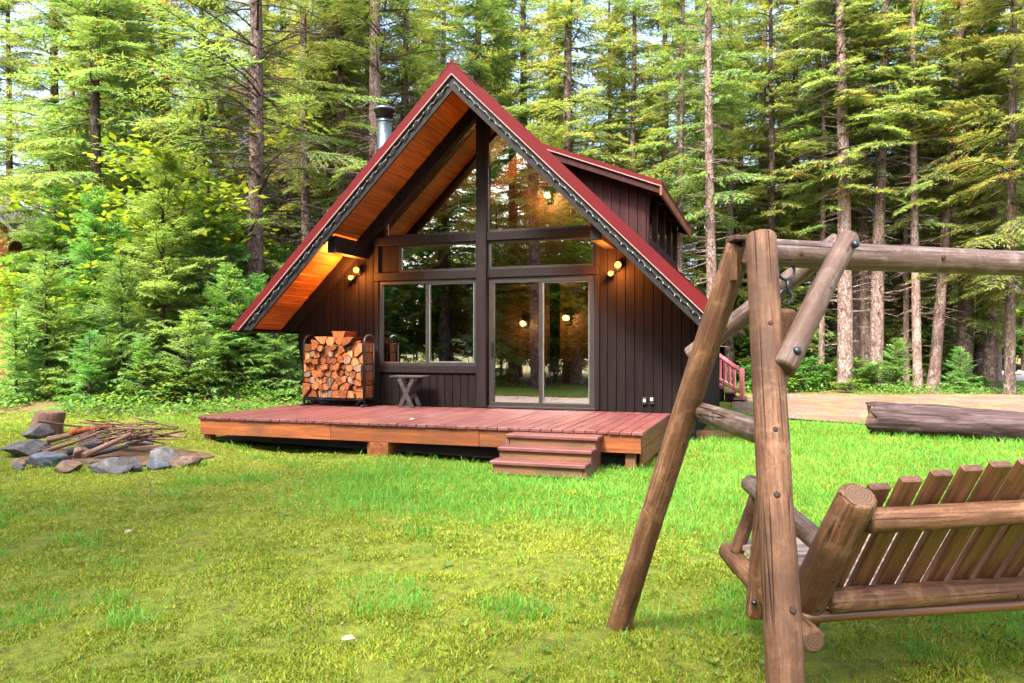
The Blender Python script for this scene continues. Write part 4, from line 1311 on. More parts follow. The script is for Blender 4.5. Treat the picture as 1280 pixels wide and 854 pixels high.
trunks = {
    'full_a': trunk_mesh('trunk', 20, .24, 1, 46, 1.0, 9, 1.0), 'full_b': trunk_mesh('trunk', 21, .24, 2, 60, 1.0, 11, 1.2),
    'full_c': trunk_mesh('trunk', 18, .20, 3, 30, .8, 7, .9), 'high_a': trunk_mesh('trunk', 21, .24, 4, 170, 1.2, 12, 1.1),
    'high_b': trunk_mesh('trunk', 19, .18, 5, 170, 1.2, 11, 1.1), 'limb_a': trunk_mesh('trunk', 21, .27, 6, 110, 1.5, 9, 1.6),
    'low_a': trunk_mesh('trunk', 12, .11, 7, 10, .3, 3, .6), 'low_b': trunk_mesh('trunk', 9, .09, 8, 10, .3, 3, .5),
    'young_a': trunk_mesh('trunk', 5.2, .045, 9, 0, n=8, bendy=.03), 'young_b': trunk_mesh('trunk', 3.9, .035, 10, 0, n=8, bendy=.03),
    'young_c': trunk_mesh('trunk', 2.0, .02, 11, 0, n=6, bendy=.02),
}
TR0 = {'full_a': .24, 'full_b': .24, 'full_c': .20, 'high_a': .24, 'high_b': .18, 'limb_a': .27, 'low_a': .11, 'low_b': .09, 'young_a': .045, 'young_b': .035, 'young_c': .02}
trunk_cache = {}
def trunk_of(kind, bm):
    if (kind, bm) not in trunk_cache:
        me = trunks[kind].copy(); me.materials.append(M[bm]); trunk_cache[(kind, bm)] = me
    return trunk_cache[(kind, bm)]

def tree(kind, x, y, label, group=None, r=None, lean=(0, 0), s=1.0, bm='bark', name='fir_tree', cat='tree', rz=None):
    """lean = sideways drift per metre of height in x and y"""
    o = empty(name, (x, y, gz(x, y) - .03))
    rz = random.uniform(0, 6.283) if rz is None else rz
    sh = Matrix.Rotation(math.atan(lean[0]), 4, 'Y') @ Matrix.Rotation(-math.atan(lean[1]), 4, 'X')
    o.rotation_euler = sh.to_euler()
    tag(o, label, cat, group)
    k = 1.0 if r is None else r / (TR0[kind] * s)
    link('trunk', trunk_of(kind, bm), None, o, Matrix.Rotation(rz, 4, 'Z') @ Matrix.Diagonal((s * k, s * k, s, 1)))
    link('crown', crowns[kind][0], None, o, Matrix.Rotation(rz + 1, 4, 'Z') @ Matrix.Scale(s, 4))
    return o

# tall trees whose trunks can be told apart: (kind, pixel of trunk, distance, diameter px, lean, bark, label)
hero = [
    ('limb_a', 316, 19.0, 25, (0, 0), 'bark_pink', 'tall fir with long bare limbs left of the cabin roof'),
    ('high_b', 387, 23.5, 15, (-.002, 0), 'bark', 'slim fir trunk between the limbed fir and the cabin chimney'),
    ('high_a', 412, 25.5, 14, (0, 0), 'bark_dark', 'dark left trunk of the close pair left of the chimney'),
    ('high_a', 430, 25.0, 17, (0, 0), 'bark', 'right trunk of the close pair left of the chimney'),
    ('limb_a', 478, 23.0, 24, (0, 0), 'bark_pink', 'thick pale trunk rising right behind the metal chimney'),
    ('high_b', 459, 27.0, 13, (0, 0), 'bark_pink', 'pale trunk just left of the one behind the chimney'),
    ('full_a', 122, 21.5, 17, (0, 0), 'bark_dark', 'fir with dark trunk showing above the young firs on the left'),
    ('full_c', 62, 24.0, 16, (0, 0), 'bark', 'fir with feathery outline against the white sky at far left'),
    ('full_c', 8, 27.5, 12, (0, 0), 'bark', 'shorter fir at the left picture edge below the white sky'),
    ('full_b', 210, 27.0, 16, (0, 0), 'bark', 'fir behind the yellow vine maple'),
    ('full_a', 552, 30.0, 15, (0, 0), 'bark', 'fir rising straight behind the cabin ridge'),
    ('full_b', 650, 28.0, 16, (0, 0), 'bark', 'fir just right of the cabin ridge'),
    ('high_b', 786, 27.0, 12, (0, 0), 'bark', 'grey fir trunk above the dormer roof'),
    ('high_b', 894, 22.5, 16, (-.022, 0), 'bark_pink', 'pale slightly leaning trunk right of the dormer'),
    ('high_a', 1057, 24.4, 21, (-.026, 0), 'bark_pink', 'leftmost thick pink trunk behind the swing brace'),
    ('high_a', 1083, 25.6, 16, (-.014, 0), 'bark_pink', 'slimmer pink trunk of the middle pair behind the swing beam'),
    ('high_a', 1096, 24.6, 19, (.004, 0), 'bark_pink', 'thickest pink trunk behind the swing beam'),
    ('high_b', 1147, 24.0, 12, (0, 0), 'bark_pink', 'thin pale speckled trunk left of the leaning one'),
    ('high_b', 1166, 24.6, 15, (.10, .0), 'bark_pink', 'pale trunk leaning to the right behind the swing beam'),
    ('high_a', 1204, 25.6, 21, (.010, 0), 'bark', 'dark reddish trunk beside the leaning one'),
    ('high_b', 1222, 26.5, 13, (.024, 0), 'bark_dark', 'dark slim trunk nearest the road on the right'),
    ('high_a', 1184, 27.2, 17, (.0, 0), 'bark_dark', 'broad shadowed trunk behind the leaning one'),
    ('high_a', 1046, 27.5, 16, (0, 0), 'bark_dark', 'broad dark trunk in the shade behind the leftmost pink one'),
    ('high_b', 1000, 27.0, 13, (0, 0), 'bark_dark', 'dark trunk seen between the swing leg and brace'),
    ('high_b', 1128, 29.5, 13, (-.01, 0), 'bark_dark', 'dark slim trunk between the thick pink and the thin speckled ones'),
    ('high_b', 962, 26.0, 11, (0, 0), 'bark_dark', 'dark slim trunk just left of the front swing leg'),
    ('high_b', 1026, 25.2, 8, (.01, 0), 'bark_pink', 'very thin pale trunk left of the leftmost pink one'),
    ('high_b', 1133, 26.0, 8, (.005, 0), 'bark_pink', 'very thin pale trunk left of the speckled one'),
    ('high_b', 1248, 26.8, 9, (.0, 0), 'bark_pink', 'thin pale trunk beside the road at the right'),
    ('high_b', 1072, 26.4, 8, (-.01, 0), 'bark_pink', 'very thin pale trunk between the two left pink ones'),
    ('high_b', 850, 25.0, 9, (.0, 0), 'bark', 'thin grey trunk right behind the dormer corner'),
    ('full_b', 930, 33.0, 12, (0, 0), 'bark_dark', 'dark trunk behind the cabin side steps'),
    ('full_a', 1262, 22.5, 14, (0, 0), 'bark', 'fir with pale hanging boughs at the right edge'),
]
for kind, u, Y, wpx, lean, bm, lab in hero:
    tree(kind, ux(u, Y), Y, lab, 'tall firs round the cabin', r=wpx * Y / F_PX / 2 * .88, lean=lean, bm=bm)

# low-crowned firs standing just behind the first trunks, where the light of the clearing reaches them
for u, Y, kind, s_, lab in [(912, 27.5, 'full_c', .9, 'full-crowned fir just right of the pale leaning trunk'), (958, 28.5, 'full_c', 1.0, 'full-crowned fir behind the front swing leg'),
        (985, 26.6, 'low_b', .8, 'bushy fir low behind the front swing brace'), (1028, 28.0, 'full_a', .9, 'full-crowned fir left of the leftmost pink trunk'),
        (1068, 29.0, 'full_c', 1.0, 'full-crowned fir between the pink trunks'), (1118, 27.2, 'low_b', .85, 'bushy fir between the thick pink and the speckled trunk'),
        (1136, 29.5, 'full_c', .95, 'full-crowned fir behind the thin speckled trunk'), (1180, 29.0, 'low_a', .8, 'bushy fir behind the leaning trunk'),
        (1236, 25.0, 'full_c', .9, 'full-crowned fir at the right beside the road'), (250, 25.5, 'full_c', .95, 'full-crowned fir left of the limbed fir'),
        (352, 27.5, 'full_c', 1.05, 'full-crowned fir between the limbed fir and the trunk pair'), (445, 29.5, 'full_a', 1.0, 'full-crowned fir behind the trunk pair'),
        (510, 27.5, 'full_c', 1.0, 'full-crowned fir right of the chimney'), (600, 26.5, 'full_c', 1.1, 'full-crowned fir behind the cabin ridge'),
        (715, 26.0, 'full_c', 1.1, 'full-crowned fir above the start of the dormer roof'), (830, 27.0, 'full_c', 1.0, 'full-crowned fir right above the dormer corner'),
        (155, 26.0, 'full_c', 1.0, 'full-crowned fir right of the dark left trunk')]:
    tree(kind, ux(u, Y), Y, lab, 'full-crowned firs behind the first trunks', s=s_)
# forest fill behind
rf = random.Random(5)
fill_lab = 'distant fir among the dense forest behind the cabin'
placed = [(ux(h[1], h[2]), h[2]) for h in hero]
placed += [(o_.location.x, o_.location.y) for o_ in bpy.data.objects if o_.get('group') == 'full-crowned firs behind the first trunks']
def try_place(x, y, d):
    for a, b in placed:
        if (a - x) ** 2 + (b - y) ** 2 < d * d: return False
    placed.append((x, y)); return True
cnt = 0
for k in range(900):
    if cnt >= 62: break
    Y = rf.uniform(26, 50)
    u = rf.uniform(-60, 1340)
    x = ux(u, Y)
    if u < 78 + (Y - 26) * 1.2 and u > -200: continue
    if x > 14.5 and Y < 39: continue
    if not try_place(x, Y, 2.2): continue
    kind = rf.choice(['full_a', 'full_b', 'full_c', 'full_a', 'high_a', 'full_c'])
    where = 'left' if u < 330 else ('middle' if u < 900 else 'right')
    tree(kind, x, Y, {'left': 'distant fir in the forest behind the young firs on the left', 'middle': 'distant fir in the forest behind the cabin roof',
                      'right': 'distant fir in the forest behind the pink trunks on the right'}[where], 'distant firs on the ' + where, r=rf.uniform(.13, .24), s=rf.uniform(.8, 1.15), bm=rf.choice(['bark', 'bark_dark', 'bark']), lean=(rf.uniform(-.015, .015), 0))
    cnt += 1
low_lab = 'low bushy fir between forest trunks'
cnt = 0
for k in range(400):
    if cnt >= 24: break
    Y = rf.uniform(28, 44); u = rf.uniform(-40, 1330); x = ux(u, Y)
    if x > 14.5 and Y < 38: continue
    if 300 < u < 880 and Y < 30: continue
    if not try_place(x, Y, 1.6): continue
    where = 'left' if u < 640 else 'right'
    tree(rf.choice(['low_a', 'low_b']), x, Y, low_lab + ' on the ' + where, 'low firs between the forest trunks on the ' + where, s=rf.uniform(.6, 1.1))
    cnt += 1

# young firs at the left edge of the lawn: (kind, u, Y, scale, label)
young = [
    ('young_a', 204, 16.6, 1.06, 'tallest bright young fir at the left edge of the lawn'),
    ('young_b', 152, 15.6, .78, 'short young fir in front of the tallest young fir'),
    ('young_a', 262, 18.0, 1.0, 'young fir close to the left eave of the cabin'),
    ('young_a', 118, 18.0, .95, 'young fir below the dark forest trunk on the left'),
    ('young_b', 58, 15.8, .80, 'young fir behind and left of the stump'),
    ('young_b', 36, 17.8, .42, 'low young fir at the left picture edge'),
    ('young_c', 238, 15.1, .95, 'small dry fir sapling in front of the dark shade'),
    ('young_c', 112, 14.7, .75, 'knee-high fir sapling at the mossy bank'),
    ('young_b', 285, 16.4, .75, 'young fir left of the eave tip, nearest the bank'),
    ('young_b', 345, 16.6, .62, 'young fir below the left eave'),
    ('young_b', 322, 17.6, .72, 'young fir just left of the cabin eave'),
    ('young_a', 150, 20.2, .9, 'young fir behind the tallest young fir'),
    ('young_a', 300, 20.5, 1.0, 'young fir at the foot of the limbed fir'),
    ('young_b', 352, 18.2, .70, 'young fir beside the rear left of the firewood rack'),
    ('young_a', 70, 20.0, 1.05, 'second row young fir behind the one by the stump'),
    ('young_c', 20, 14.9, .9, 'small fir at the far left of the mossy bank'),
    ('young_b', 355, 20.5, 1.0, 'young fir behind the left eave'),
    ('young_c', 180, 15.0, .7, 'smallest fir in front of the tallest young fir'),
    ('young_c', 1200, 23.4, .75, 'small fir at the foot of the reddish trunk'),
    ('young_c', 1120, 24.0, .9, 'small fir at the foot of the thick pink trunk'),
    ('young_b', 1015, 27.5, .9, 'young fir in the shade right of the front swing leg'),
    ('young_b', 1160, 26.8, .9, 'young fir behind the leaning trunk'),
]
for kind, u, Y, s, lab in young:
    tree(kind, ux(u, Y), Y, lab, 'young firs at the lawn edge', s=s, bm='bark_dark', name='young_fir')

# trees around the rest of the clearing (behind and beside the camera; most mirrored in the windows, a pair added to cast shade)
ring_pos = [(-12.0, -3.5), (-16, -.5), (-9.0, -7.5), (-14.5, -7), (-19, -10), (-11, -12), (-21, -4),
            (-8.5, -3.0), (-25, -8), (-8.0, .3), (-3.9, -5.2), (-17, -14), (-12.5, .2), (-23, -15), (9, -12), (-10.5, -5.5), (-18.5, -6.5), (-14, -17)]  # the nearest pair are unseen extra firs, added to shade cabin and swing
for i, (x, y) in enumerate(ring_pos):
    tree(['full_c', 'full_a', 'full_c', 'full_b', 'high_b'][i % 5], x, y, 'fir on the near side of the clearing, unseen, for window reflections and added shade', 'firs on the near side of the clearing', r=rf.uniform(.18, .3), s=rf.uniform(.95, 1.2), bm='bark')
for i, (x, y) in enumerate([(-9.8, .6), (-11, -1.4), (-7.5, -6), (-14, 2.0), (-9.8, -4.5), (-17, 2.0), (-13, -9.5), (-16, -3.5), (-7.8, -8.2), (-20, -7)]):
    tree('low_b', x, y, 'low fir on the near side of the clearing, mirrored in the cabin windows', 'low firs on the near side of the clearing', s=rf.uniform(.5, .75), bm='bark_dark')

# vine maples
def maple_mesh(name, height, radius, seed, nleaf=3200, size=.085):
    r = np.random.default_rng(seed)
    stems = []
    Wd = []
    for k in range(5):
        a = r.uniform(0, 6.28); d = np.array([math.cos(a) * r.uniform(.15, .5), math.sin(a) * r.uniform(.15, .5), 1.0])
        pts = [np.array([0, 0, 0.0]) + d * height * r.uniform(.75, 1.0) * t + np.array([math.cos(a), math.sin(a), 0]) * radius * .35 * t * t for t in np.linspace(0, 1, 7)]
        stems.append(pts)
        for p, q in zip(pts[:-1], pts[1:]):
            s = np.array([.018, 0, 0]); u = np.array([0, .018, 0])
            Wd += [[p - s, p + s, q], [p - u, p + u, q]]
    Q = []
    tn = []
    nb_ = nleaf // 40
    for k in range(nb_):
        st_ = stems[r.integers(len(stems))]
        t = r.uniform(.22, 1.0); i = min(5, int(t * 6)); p = st_[i] + (st_[i + 1] - st_[i]) * (t * 6 - i)
        a = r.uniform(0, 6.28); L = radius * r.uniform(.35, 1.0)
        d = np.array([math.cos(a), math.sin(a), r.uniform(-.1, .3)])
        Wd.append([p - [0, 0, .008], p + [0, 0, .008], p + d * L])
        ctint = r.uniform(-.2, .2)
        for j in range(40):
            c = p + d * L * r.uniform(.2, 1.05) + r.normal(0, 1, 3) * np.array([.16, .16, .05]) * (radius / 1.2)
            n_ = np.array([r.normal(0, .35), r.normal(0, .35), 1.0]); n_ /= np.linalg.norm(n_)
            x_ = np.cross(n_, [math.cos(j), math.sin(j), .1]); x_ /= np.linalg.norm(x_); y_ = np.cross(n_, x_)
            s_ = size * r.uniform(.6, 1.25)
            Q.append([c - x_ * s_, c + y_ * s_ * .62, c + x_ * s_, c - y_ * s_ * .62])
            tn.append(np.clip(r.uniform(.1, .8) + ctint, 0, 1))
    Q = np.array(Q)
    T = np.concatenate([Q[:, [0, 1, 2]], Q[:, [0, 2, 3]]])
    tn = np.concatenate([tn, tn])
    Wd = np.array(Wd)
    me = arrays(name, np.concatenate([T, Wd]), 3)
    mi = np.zeros(len(T) + len(Wd), dtype=np.int32); mi[len(T):] = 1
    me.polygons.foreach_set('material_index', mi)
    face_attr(me, 'tint', np.concatenate([tn, np.full(len(Wd), .5)]))
    return me
mp = [maple_mesh('foliage', 4.6, 1.5, 1, 3600), maple_mesh('foliage', 3.6, 1.3, 2, 3000)]
for m_ in mp: m_.materials.append(M['maple']); m_.materials.append(M['twig'])
shb = [maple_mesh('foliage', 2.6, 1.2, 3, 3000, .075), maple_mesh('foliage', .75, .55, 4, 1400, .05), maple_mesh('foliage', .5, .5, 5, 1200, .045)]
for m_ in shb: m_.materials.append(M['shrub']); m_.materials.append(M['twig'])
def plant(me, x, y, s, label, name, cat, group=None):
    o = empty(name, (x, y, gz(x, y) - .02), random.uniform(0, 6.28)); tag(o, label, cat, group)
    o.scale = (s, s, s * random.uniform(.9, 1.1))
    link('foliage', me, None, o)
for me, u, Y, s, lab in [(mp[0], 178, 18.9, 1.36, 'bright yellow vine maple glowing behind the young firs'), (mp[1], 200, 20.6, 1.7, 'yellow-green vine maple behind the bright yellow one'),
                         (mp[1], 60, 17.4, .75, 'light green vine maple between the left young firs'), (mp[1], 300, 21.0, .9, 'yellow-green vine maple by the limbed fir trunk'),
                         (mp[1], 1122, 31, .75, 'yellow bush lit up behind the thick pink trunk'), (mp[1], 60, 19.0, 1.0, 'yellow-green maple bush left of the dark trunk')]:
    plant(me, ux(u, Y), Y, s, lab, 'vine_maple', 'maple')
for u, Y, s, lab in [(975, 27, 1.25, 'leafy green bush just right of the front swing leg'), (1022, 29, 1.2, 'leafy bush left of the leftmost pink trunk'), (1130, 27.5, 1.1, 'leafy bush right of the thick pink trunk'),
                     (938, 29, 1.4, 'leafy bush behind the side steps'), (1090, 31, 1.5, 'large leafy bush behind the pink trunks'), (1240, 40, 1.6, 'bush across the road at the right'),
                     (330, 19.0, 1.0, 'leafy bush under the left eave'), (365, 19.5, .8, 'leafy bush beside the cabin corner'), (90, 17.0, .8, 'leafy bush among the young firs')]:
    plant(shb[0], ux(u, Y), Y, s, lab, 'leafy_bush', 'bush')
for k in range(34):
    u, Y = rf.uniform(880, 1330) if k < 24 else rf.uniform(0, 520), rf.uniform(29, 50)
    if ux(u, Y) > 14 and Y < 39: Y += 12
    plant(mp[1] if k % 3 == 0 else shb[0], ux(u, Y), Y, rf.uniform(1.0, 1.9), 'far leafy bush glimpsed between the forest trunks on the ' + ('right' if k < 24 else 'left'), 'forest_bush', 'bush', 'far leafy bushes on the ' + ('right' if k < 24 else 'left'))
for k in range(16):
    x, y = rf.uniform(-19, -7), rf.uniform(-9, 1.5)
    plant(shb[0] if k % 3 else mp[1], x, y, rf.uniform(1.3, 2.2), 'leafy bush on the near side of the clearing, mirrored in the cabin windows', 'leafy_bush', 'bush', 'bushes on the near side of the clearing')
cnt = 0
for k in range(46):
    if k < 20: u, Y = rf.uniform(-30, 370), rf.uniform(14.8, 17.5)
    else: u, Y = rf.uniform(935, 1235), rf.uniform(23.2, 27)
    if 230 < u < 400 and Y < 16.3: Y += 1.6
    plant(shb[1 + k % 2], ux(u, Y), Y, rf.uniform(.7, 1.4), 'low green shrub in the %s undergrowth' % ('left bank' if k < 20 else 'right tree line'), 'low_shrub', 'shrub',
          'low shrubs of the left bank' if k < 20 else 'low shrubs of the right tree line')

# ------------------------------------------------------------------ far things: neighbour hut, rocks, brush by the road
hx_ = ux(-42, 25)
nb_ = empty('neighbour_hut', (hx_, 25, gz(hx_, 25)), R(10))
tag(nb_, 'orange-stained hut with grey roof half hidden at the left edge', 'hut')
link('wall', box('wall', -2.0, 2.0, -1.6, 1.6, -.1, 4.4, .01), M['orange_wall'], nb_)
for sd in (-1, 1):
    link('roof_slope', prism_y('roof_slope', [(0, 6.9), (sd * 2.6, 4.3), (sd * 2.6, 4.18), (0, 6.78)], -2.0, 2.0), M['roof_far'], nb_)
link('gable', prism_y('gable', [(-1.98, 4.405), (1.98, 4.405), (0, 6.5)], -1.59, 1.59), M['orange_wall'], nb_)
for j in range(20):
    link('wall_board', box('wall_board', -2.0, 2.0, -1.635, -1.602, -.1 + j * .225, -.1 + j * .225 + .212, .004), M['orange_wall'], nb_)
for i, (u, wpx) in enumerate(((1246, 16), (1257, 13), (1267, 12), (1276, 13))):
    Y = 38.5; s = wpx * Y / F_PX / 2
    tag(link('roadside_rock', rock_mesh('roadside_rock', s, s * .8, s * .55, 50 + i, .25), M['pale_rock'], None, Matrix.Translation((ux(u, Y), Y, gz(ux(u, Y), Y) + s * .3))),
        ['pale rock beside the road, leftmost of four', 'pale rock beside the road, second from left of four', 'pale rock beside the road, third from left of four', 'pale rock beside the road at the picture edge'][i], 'rock', 'pale rocks beside the road')
M['brush'] = foliage('red_brush', (0.16, 0.05, 0.02), (0.30, 0.10, 0.04), (0.4, 0.2, 0.08), dead_at=1.3)
bme_ = shb[0].copy(); bme_.materials.clear(); bme_.materials.append(M['brush']); bme_.materials.append(M['twig'])
plant(bme_, ux(1268, 42), 42, 1.15, 'rust red brush beyond the road at the right edge', 'red_brush', 'bush')
plant(bme_, ux(1285, 44), 44, 1.3, 'larger rust red brush past the right picture edge', 'red_brush', 'bush')

# ------------------------------------------------------------------ moss, grass, undergrowth
def in_house(x, y):
    dx, dy = x - HO.x, y - HO.y
    p = dx * HC - dy * HS; q = dx * HS + dy * HC
    deck_ = (p > DP0 + .1) & (p < DP1 - .02) & (q > DY0 + .12) & (q < 8)
    steps_ = (p > 1.56) & (p < 2.62) & (q > DY0 - .7) & (q < DY0 + .2)
    body = (p > -3.5) & (p < 3.6) & (q > -.1) & (q < 8)
    return deck_ | steps_ | body
def vnoise(x, y, f, seed):
    """cheap smooth value noise on arrays"""
    r = np.random.default_rng(seed); G = r.uniform(0, 1, (64, 64))
    a, b = x * f + 100, y * f + 100
    i, j = np.floor(a).astype(int), np.floor(b).astype(int); u, v = a - i, b - j
    u, v = u * u * (3 - 2 * u), v * v * (3 - 2 * v)
    g = lambda m, n: G[m % 64, n % 64]
    return (g(i, j) * (1 - u) + g(i + 1, j) * u) * (1 - v) + (g(i, j + 1) * (1 - u) + g(i + 1, j + 1) * u) * v
def fbm(x, y, f, seed):
    return (vnoise(x, y, f, seed) + .5 * vnoise(x, y, f * 2.1, seed + 1) + .25 * vnoise(x, y, f * 4.3, seed + 2)) / 1.75

def scatter(N, r0, r1, ang, seed, power=1.7):
    """points round the viewing spot, thinning with distance"""
    r = np.random.default_rng(seed)
    u = r.uniform(0, 1, N); e = 2 - power
    rad = (r0 ** e + u * (r1 ** e - r0 ** e)) ** (1 / e)
    a = r.uniform(-ang, ang, N)
    return rad * np.sin(a), rad * np.cos(a), rad, r

def grass_amount(x, y):
    """where the taller green grass grows among the moss"""
    n = fbm(x, y, .9, 3) - .5
    band = smooth(5.3, 6.3, y + .25 * x + 1.0 * n) * smooth(10.0, 8.6, y + .12 * x) * smooth(-2.6, -1.4, x)
    right = smooth(.8, 1.8, x - .18 * (y - 5)) * smooth(4.2, 5.4, y + n)
    nearright = smooth(2.0, 2.6, x) * smooth(3.0, 3.6, y) * .6
    tuft = smooth(.62, .74, fbm(x, y, 1.5, 8)) * .8
    return np.clip(np.maximum.reduce([band, right, nearright, tuft]) + .5 * n * (np.maximum(band, right)), 0, 1)

def drive_mask(x, y):
    near = 13.5 - .17 * (x - 5)
    return (x > 4.9) & (y > near + .2 + .9 * fbm(x, y, 1.3, 55)) & (y < 21.5)

def blades(N, seed, r0, r1, ang, keep, ln, wd, tilt, tint_fn, power=1.7, lod=.55, hum=.0):
    x, y, rad, r = scatter(N, r0, r1, ang, seed, power)
    ok = keep(x, y, r) & ~in_house(x, y)
    x, y, rad = x[ok], y[ok], rad[ok]; n = len(x)
    z = ground_z(x, y) + hum * (fbm(x, y, 5.0, 71) - .45) * (rad < 14)
    az = r.uniform(0, 2 * np.pi, n); tl = np.abs(r.normal(0, tilt, n)); fac = (rad / 4.0) ** lod
    L = r.uniform(ln[0], ln[1], n) * fac ** .5; W_ = r.uniform(wd[0], wd[1], n) * fac
    d = np.stack([np.cos(az) * np.sin(tl), np.sin(az) * np.sin(tl), np.cos(tl)], -1)
    sd = r.uniform(0, 2 * np.pi, n); s = np.stack([np.cos(sd), np.sin(sd), np.zeros(n)], -1)
    b = np.stack([x, y, z - .004], -1)
    mid_ = b + d * (L * .55)[:, None]
    bend = np.stack([np.cos(az), np.sin(az), -.25 * np.ones(n)], -1) * (L * .28)[:, None]
    tip = b + d * L[:, None] + bend
    Q = np.stack([b - s * W_[:, None], b + s * W_[:, None], mid_ + s * W_[:, None] * .75, tip, mid_ - s * W_[:, None] * .75], 1)
    T = np.concatenate([Q[:, [0, 1, 2]], Q[:, [0, 2, 4]], Q[:, [4, 2, 3]]]) if ln[1] > .045 else np.stack([Q[:, 0], Q[:, 1], Q[:, 3]], 1)
    t = tint_fn(x, y, r, n)
    return T, (np.concatenate([t, t, t]) if ln[1] > .045 else t)

lawn_ok = lambda x, y: (forest_mask(x, y) < .55) & ~drive_mask(x, y) & (((x - PC.x) / 1.35) ** 2 + ((y - PC.y + .1) / .82) ** 2 > 1)
T1, t1 = blades(900000, 21, 2.0, 19, R(50), lambda x, y, r: lawn_ok(x, y) & (fbm(x, y, 2.6, 31) + .5 * (fbm(x, y, 11.0, 33) - .5) + r.uniform(-.12, .12, len(x)) > .14), (.010, .032), (.003, .006), .85,
                lambda x, y, r, n: np.clip(-.05 + .95 * r.uniform(0, 1, n) + .7 * (fbm(x, y, 1.7, 5) - .5) + .5 * (fbm(x, y, 9.0, 15) - .5), 0, 1), hum=.07)
o = link('moss', arrays('moss', T1, 3), M['moss']); face_attr(o.data, 'tint', t1)
tag(o, 'yellow-green moss carpeting the lawn', 'moss', kind='stuff')
T2, t2 = blades(330000, 22, 2.2, 22, R(48), lambda x, y, r: lawn_ok(x, y) & (r.uniform(0, 1, len(x)) < grass_amount(x, y) + .03), (.04, .105), (.0016, .003), .35,
                lambda x, y, r, n: np.clip(r.uniform(0, 1, n) * .8 + .3 * (fbm(x, y, 1.1, 6) - .5), 0, 1))
for fx, fy in ((.533, 3.90), (.815, 2.12), (1.30, 2.6), (-.2, 8.35), (.75, 8.2), (1.55, 8.7), (5.9, 11.75), (6.8, 11.4), (7.7, 11.1)):
    Tf, tf_ = blades(5000, int(fx * 10 + fy * 100), .4, 1.0, math.pi, lambda x, y, r: r.uniform(0, 1, len(x)) < .14, (.05, .13), (.0014, .0026), .4, lambda x, y, r, n: r.uniform(0, 1, n))
    Tf = Tf - np.array([0, 0, 0.0]); Tf[:, :, :2] *= .35; Tf = Tf + np.array([fx, fy, gz(fx, fy)])
    T2 = np.concatenate([T2, Tf]); t2 = np.concatenate([t2, tf_])
o = link('grass', arrays('grass', T2, 3), M['grass']); face_attr(o.data, 'tint', t2)
tag(o, 'green grass blades growing through the moss', 'grass', kind='stuff')

# leafy ground cover of the forest floor
def ground_cover(N, seed):
    r = np.random.default_rng(seed)
    x = np.concatenate([r.uniform(-13, -3, N // 2), r.uniform(3, 20, N // 2)]); y = np.concatenate([r.uniform(12.8, 22, N // 2), r.uniform(20.5, 34, N // 2)])
    ok = (forest_mask(x, y) + r.uniform(-.35, .35, N) > .5) & (fbm(x, y, .8, 44) + r.uniform(-.12, .12, N) > .42) & ~in_house(x, y) & ~((x > 14.5) & (y > 27))
    x, y = x[ok], y[ok]; n = len(x)
    z = ground_z(x, y) + r.uniform(0, 1, n) ** 1.5 * .28 * fbm(x, y, 1.3, 9) * 1.6
    c = np.stack([x, y, z], -1)
    a = r.uniform(0, 6.28, n); s_ = r.uniform(.02, .06, n)
    nx = r.normal(0, .4, n); ny = r.normal(0, .4, n)
    X_ = np.stack([np.cos(a), np.sin(a), -(nx * np.cos(a) + ny * np.sin(a))], -1) * s_[:, None]
    Y_ = np.stack([-np.sin(a), np.cos(a), nx * np.sin(a) - ny * np.cos(a)], -1) * (s_ * .55)[:, None]
    T = np.concatenate([np.stack([c - X_, c + Y_, c + X_], 1), np.stack([c - X_, c + X_, c - Y_], 1)])
    t = np.clip(r.uniform(0, 1, n), 0, 1)
    return T, np.concatenate([t, t])
T3, t3 = ground_cover(150000, 23)
o = link('undergrowth', arrays('undergrowth', T3, 3), M['shrub']); face_attr(o.data, 'tint', t3)
tag(o, 'leafy ground cover on the forest floor', 'undergrowth', kind='stuff')

# small broad-leaved weeds in the lawn
xw, yw, rw_, r_w = scatter(500, 2.6, 13, R(46), 77, 1.3)
ok = lawn_ok(xw, yw) & ~in_house(xw, yw) & (fbm(xw, yw, 1.2, 19) > .5)
TW, tw = [], []
for x, y in zip(xw[ok], yw[ok]):
    for k in range(r_w.integers(3, 8)):
        a = r_w.uniform(0, 6.28); L = r_w.uniform(.02, .05); e = r_w.uniform(.1, .7)
        d = np.array([math.cos(a) * math.cos(e), math.sin(a) * math.cos(e), math.sin(e)]) * L
        b = np.array([x + r_w.normal(0, .012), y + r_w.normal(0, .012), gz(x, y) + .012]); sd = np.array([-math.sin(a), math.cos(a), 0]) * L * .3
        TW += [[b, b + d * .6 + sd, b + d * .6 - sd], [b + d * .6 + sd, b + d, b + d * .6 - sd]]
        t_ = r_w.uniform(.2, 1); tw += [t_, t_]
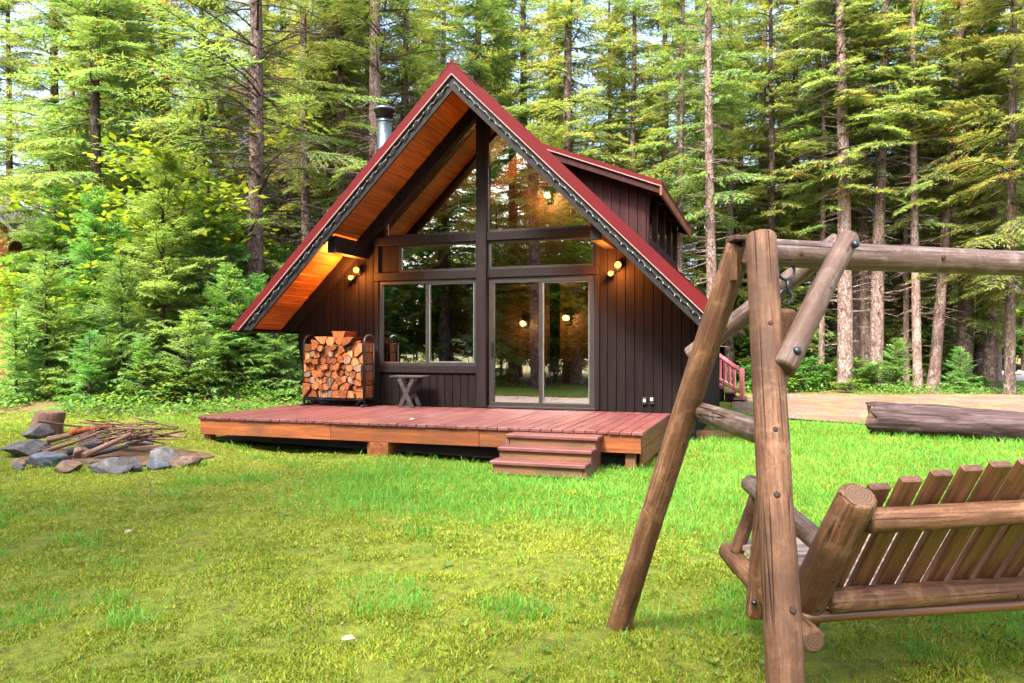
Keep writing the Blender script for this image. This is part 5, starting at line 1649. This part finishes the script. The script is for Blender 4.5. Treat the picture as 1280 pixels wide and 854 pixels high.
o = link('weeds', arrays('weeds', np.array(TW), 3), M['shrub']); face_attr(o.data, 'tint', tw)
tag(o, 'small broad-leaved weeds scattered through the lawn', 'weeds', kind='stuff')

# brown needles, twigs and bits of bark lying on the lawn
Tl, tl_ = blades(26000, 91, 2.2, 14, R(48), lambda x, y, r: lawn_ok(x, y) & (fbm(x, y, .9, 61) + r.uniform(-.2, .2, len(x)) > .5), (.012, .04), (.0012, .004), 1.5,
                 lambda x, y, r, n: r.uniform(0, 1, n), hum=.0)
Tl = Tl + np.array([0, 0, .022])
M['litter'] = foliage('forest_litter', (0.05, 0.025, 0.012), (0.13, 0.07, 0.035), (0.24, 0.16, 0.09), dead_at=1.3, trans=.1, var=0.0)
o = link('leaf_litter', arrays('leaf_litter', Tl, 3), M['litter']); face_attr(o.data, 'tint', tl_)
tag(o, 'brown needles and bits of bark scattered on the lawn', 'litter', kind='stuff')

# a few pale fallen leaves on the lawn and deck
leaf = [(435, 800, 'white fallen leaf on the moss in the foreground'), (160, 672, 'pale fallen leaf on the moss left of the middle'), (1192, 577, 'pale fallen leaf on the grass behind the bench'), (898, 571, 'white fallen leaf on the grass beside the deck'),
        (866, 524, 'curled dry leaf on the right end of the deck'), (515, 525, 'pale dry leaf on the middle of the deck')]
for i, (u, v, lab) in enumerate(leaf):
    P = at(u, v, DECK_Z if 'the deck' in lab and 'beside' not in lab else 0.0)
    s = .035
    vs_ = [(-s, 0, 0), (-.4 * s, -.5 * s, .006), (.5 * s, -.4 * s, .01), (s, 0, .004), (.5 * s, .45 * s, .012), (-.4 * s, .5 * s, .008), (0, 0, -.004)]
    tag(link('fallen_leaf', pydata('fallen_leaf', vs_, [(0, 1, 6), (1, 2, 6), (2, 3, 6), (3, 4, 6), (4, 5, 6), (5, 0, 6)]), M['dry_leaf'], None,
             Matrix.Translation((P.x, P.y, (P.z + .008) if P.z > .1 else gz(P.x, P.y) + .035)) @ Matrix.Rotation(i * 1.3, 4, 'Z') @ Matrix.Rotation(.3, 4, 'X')), lab, 'leaf', 'pale fallen leaves')
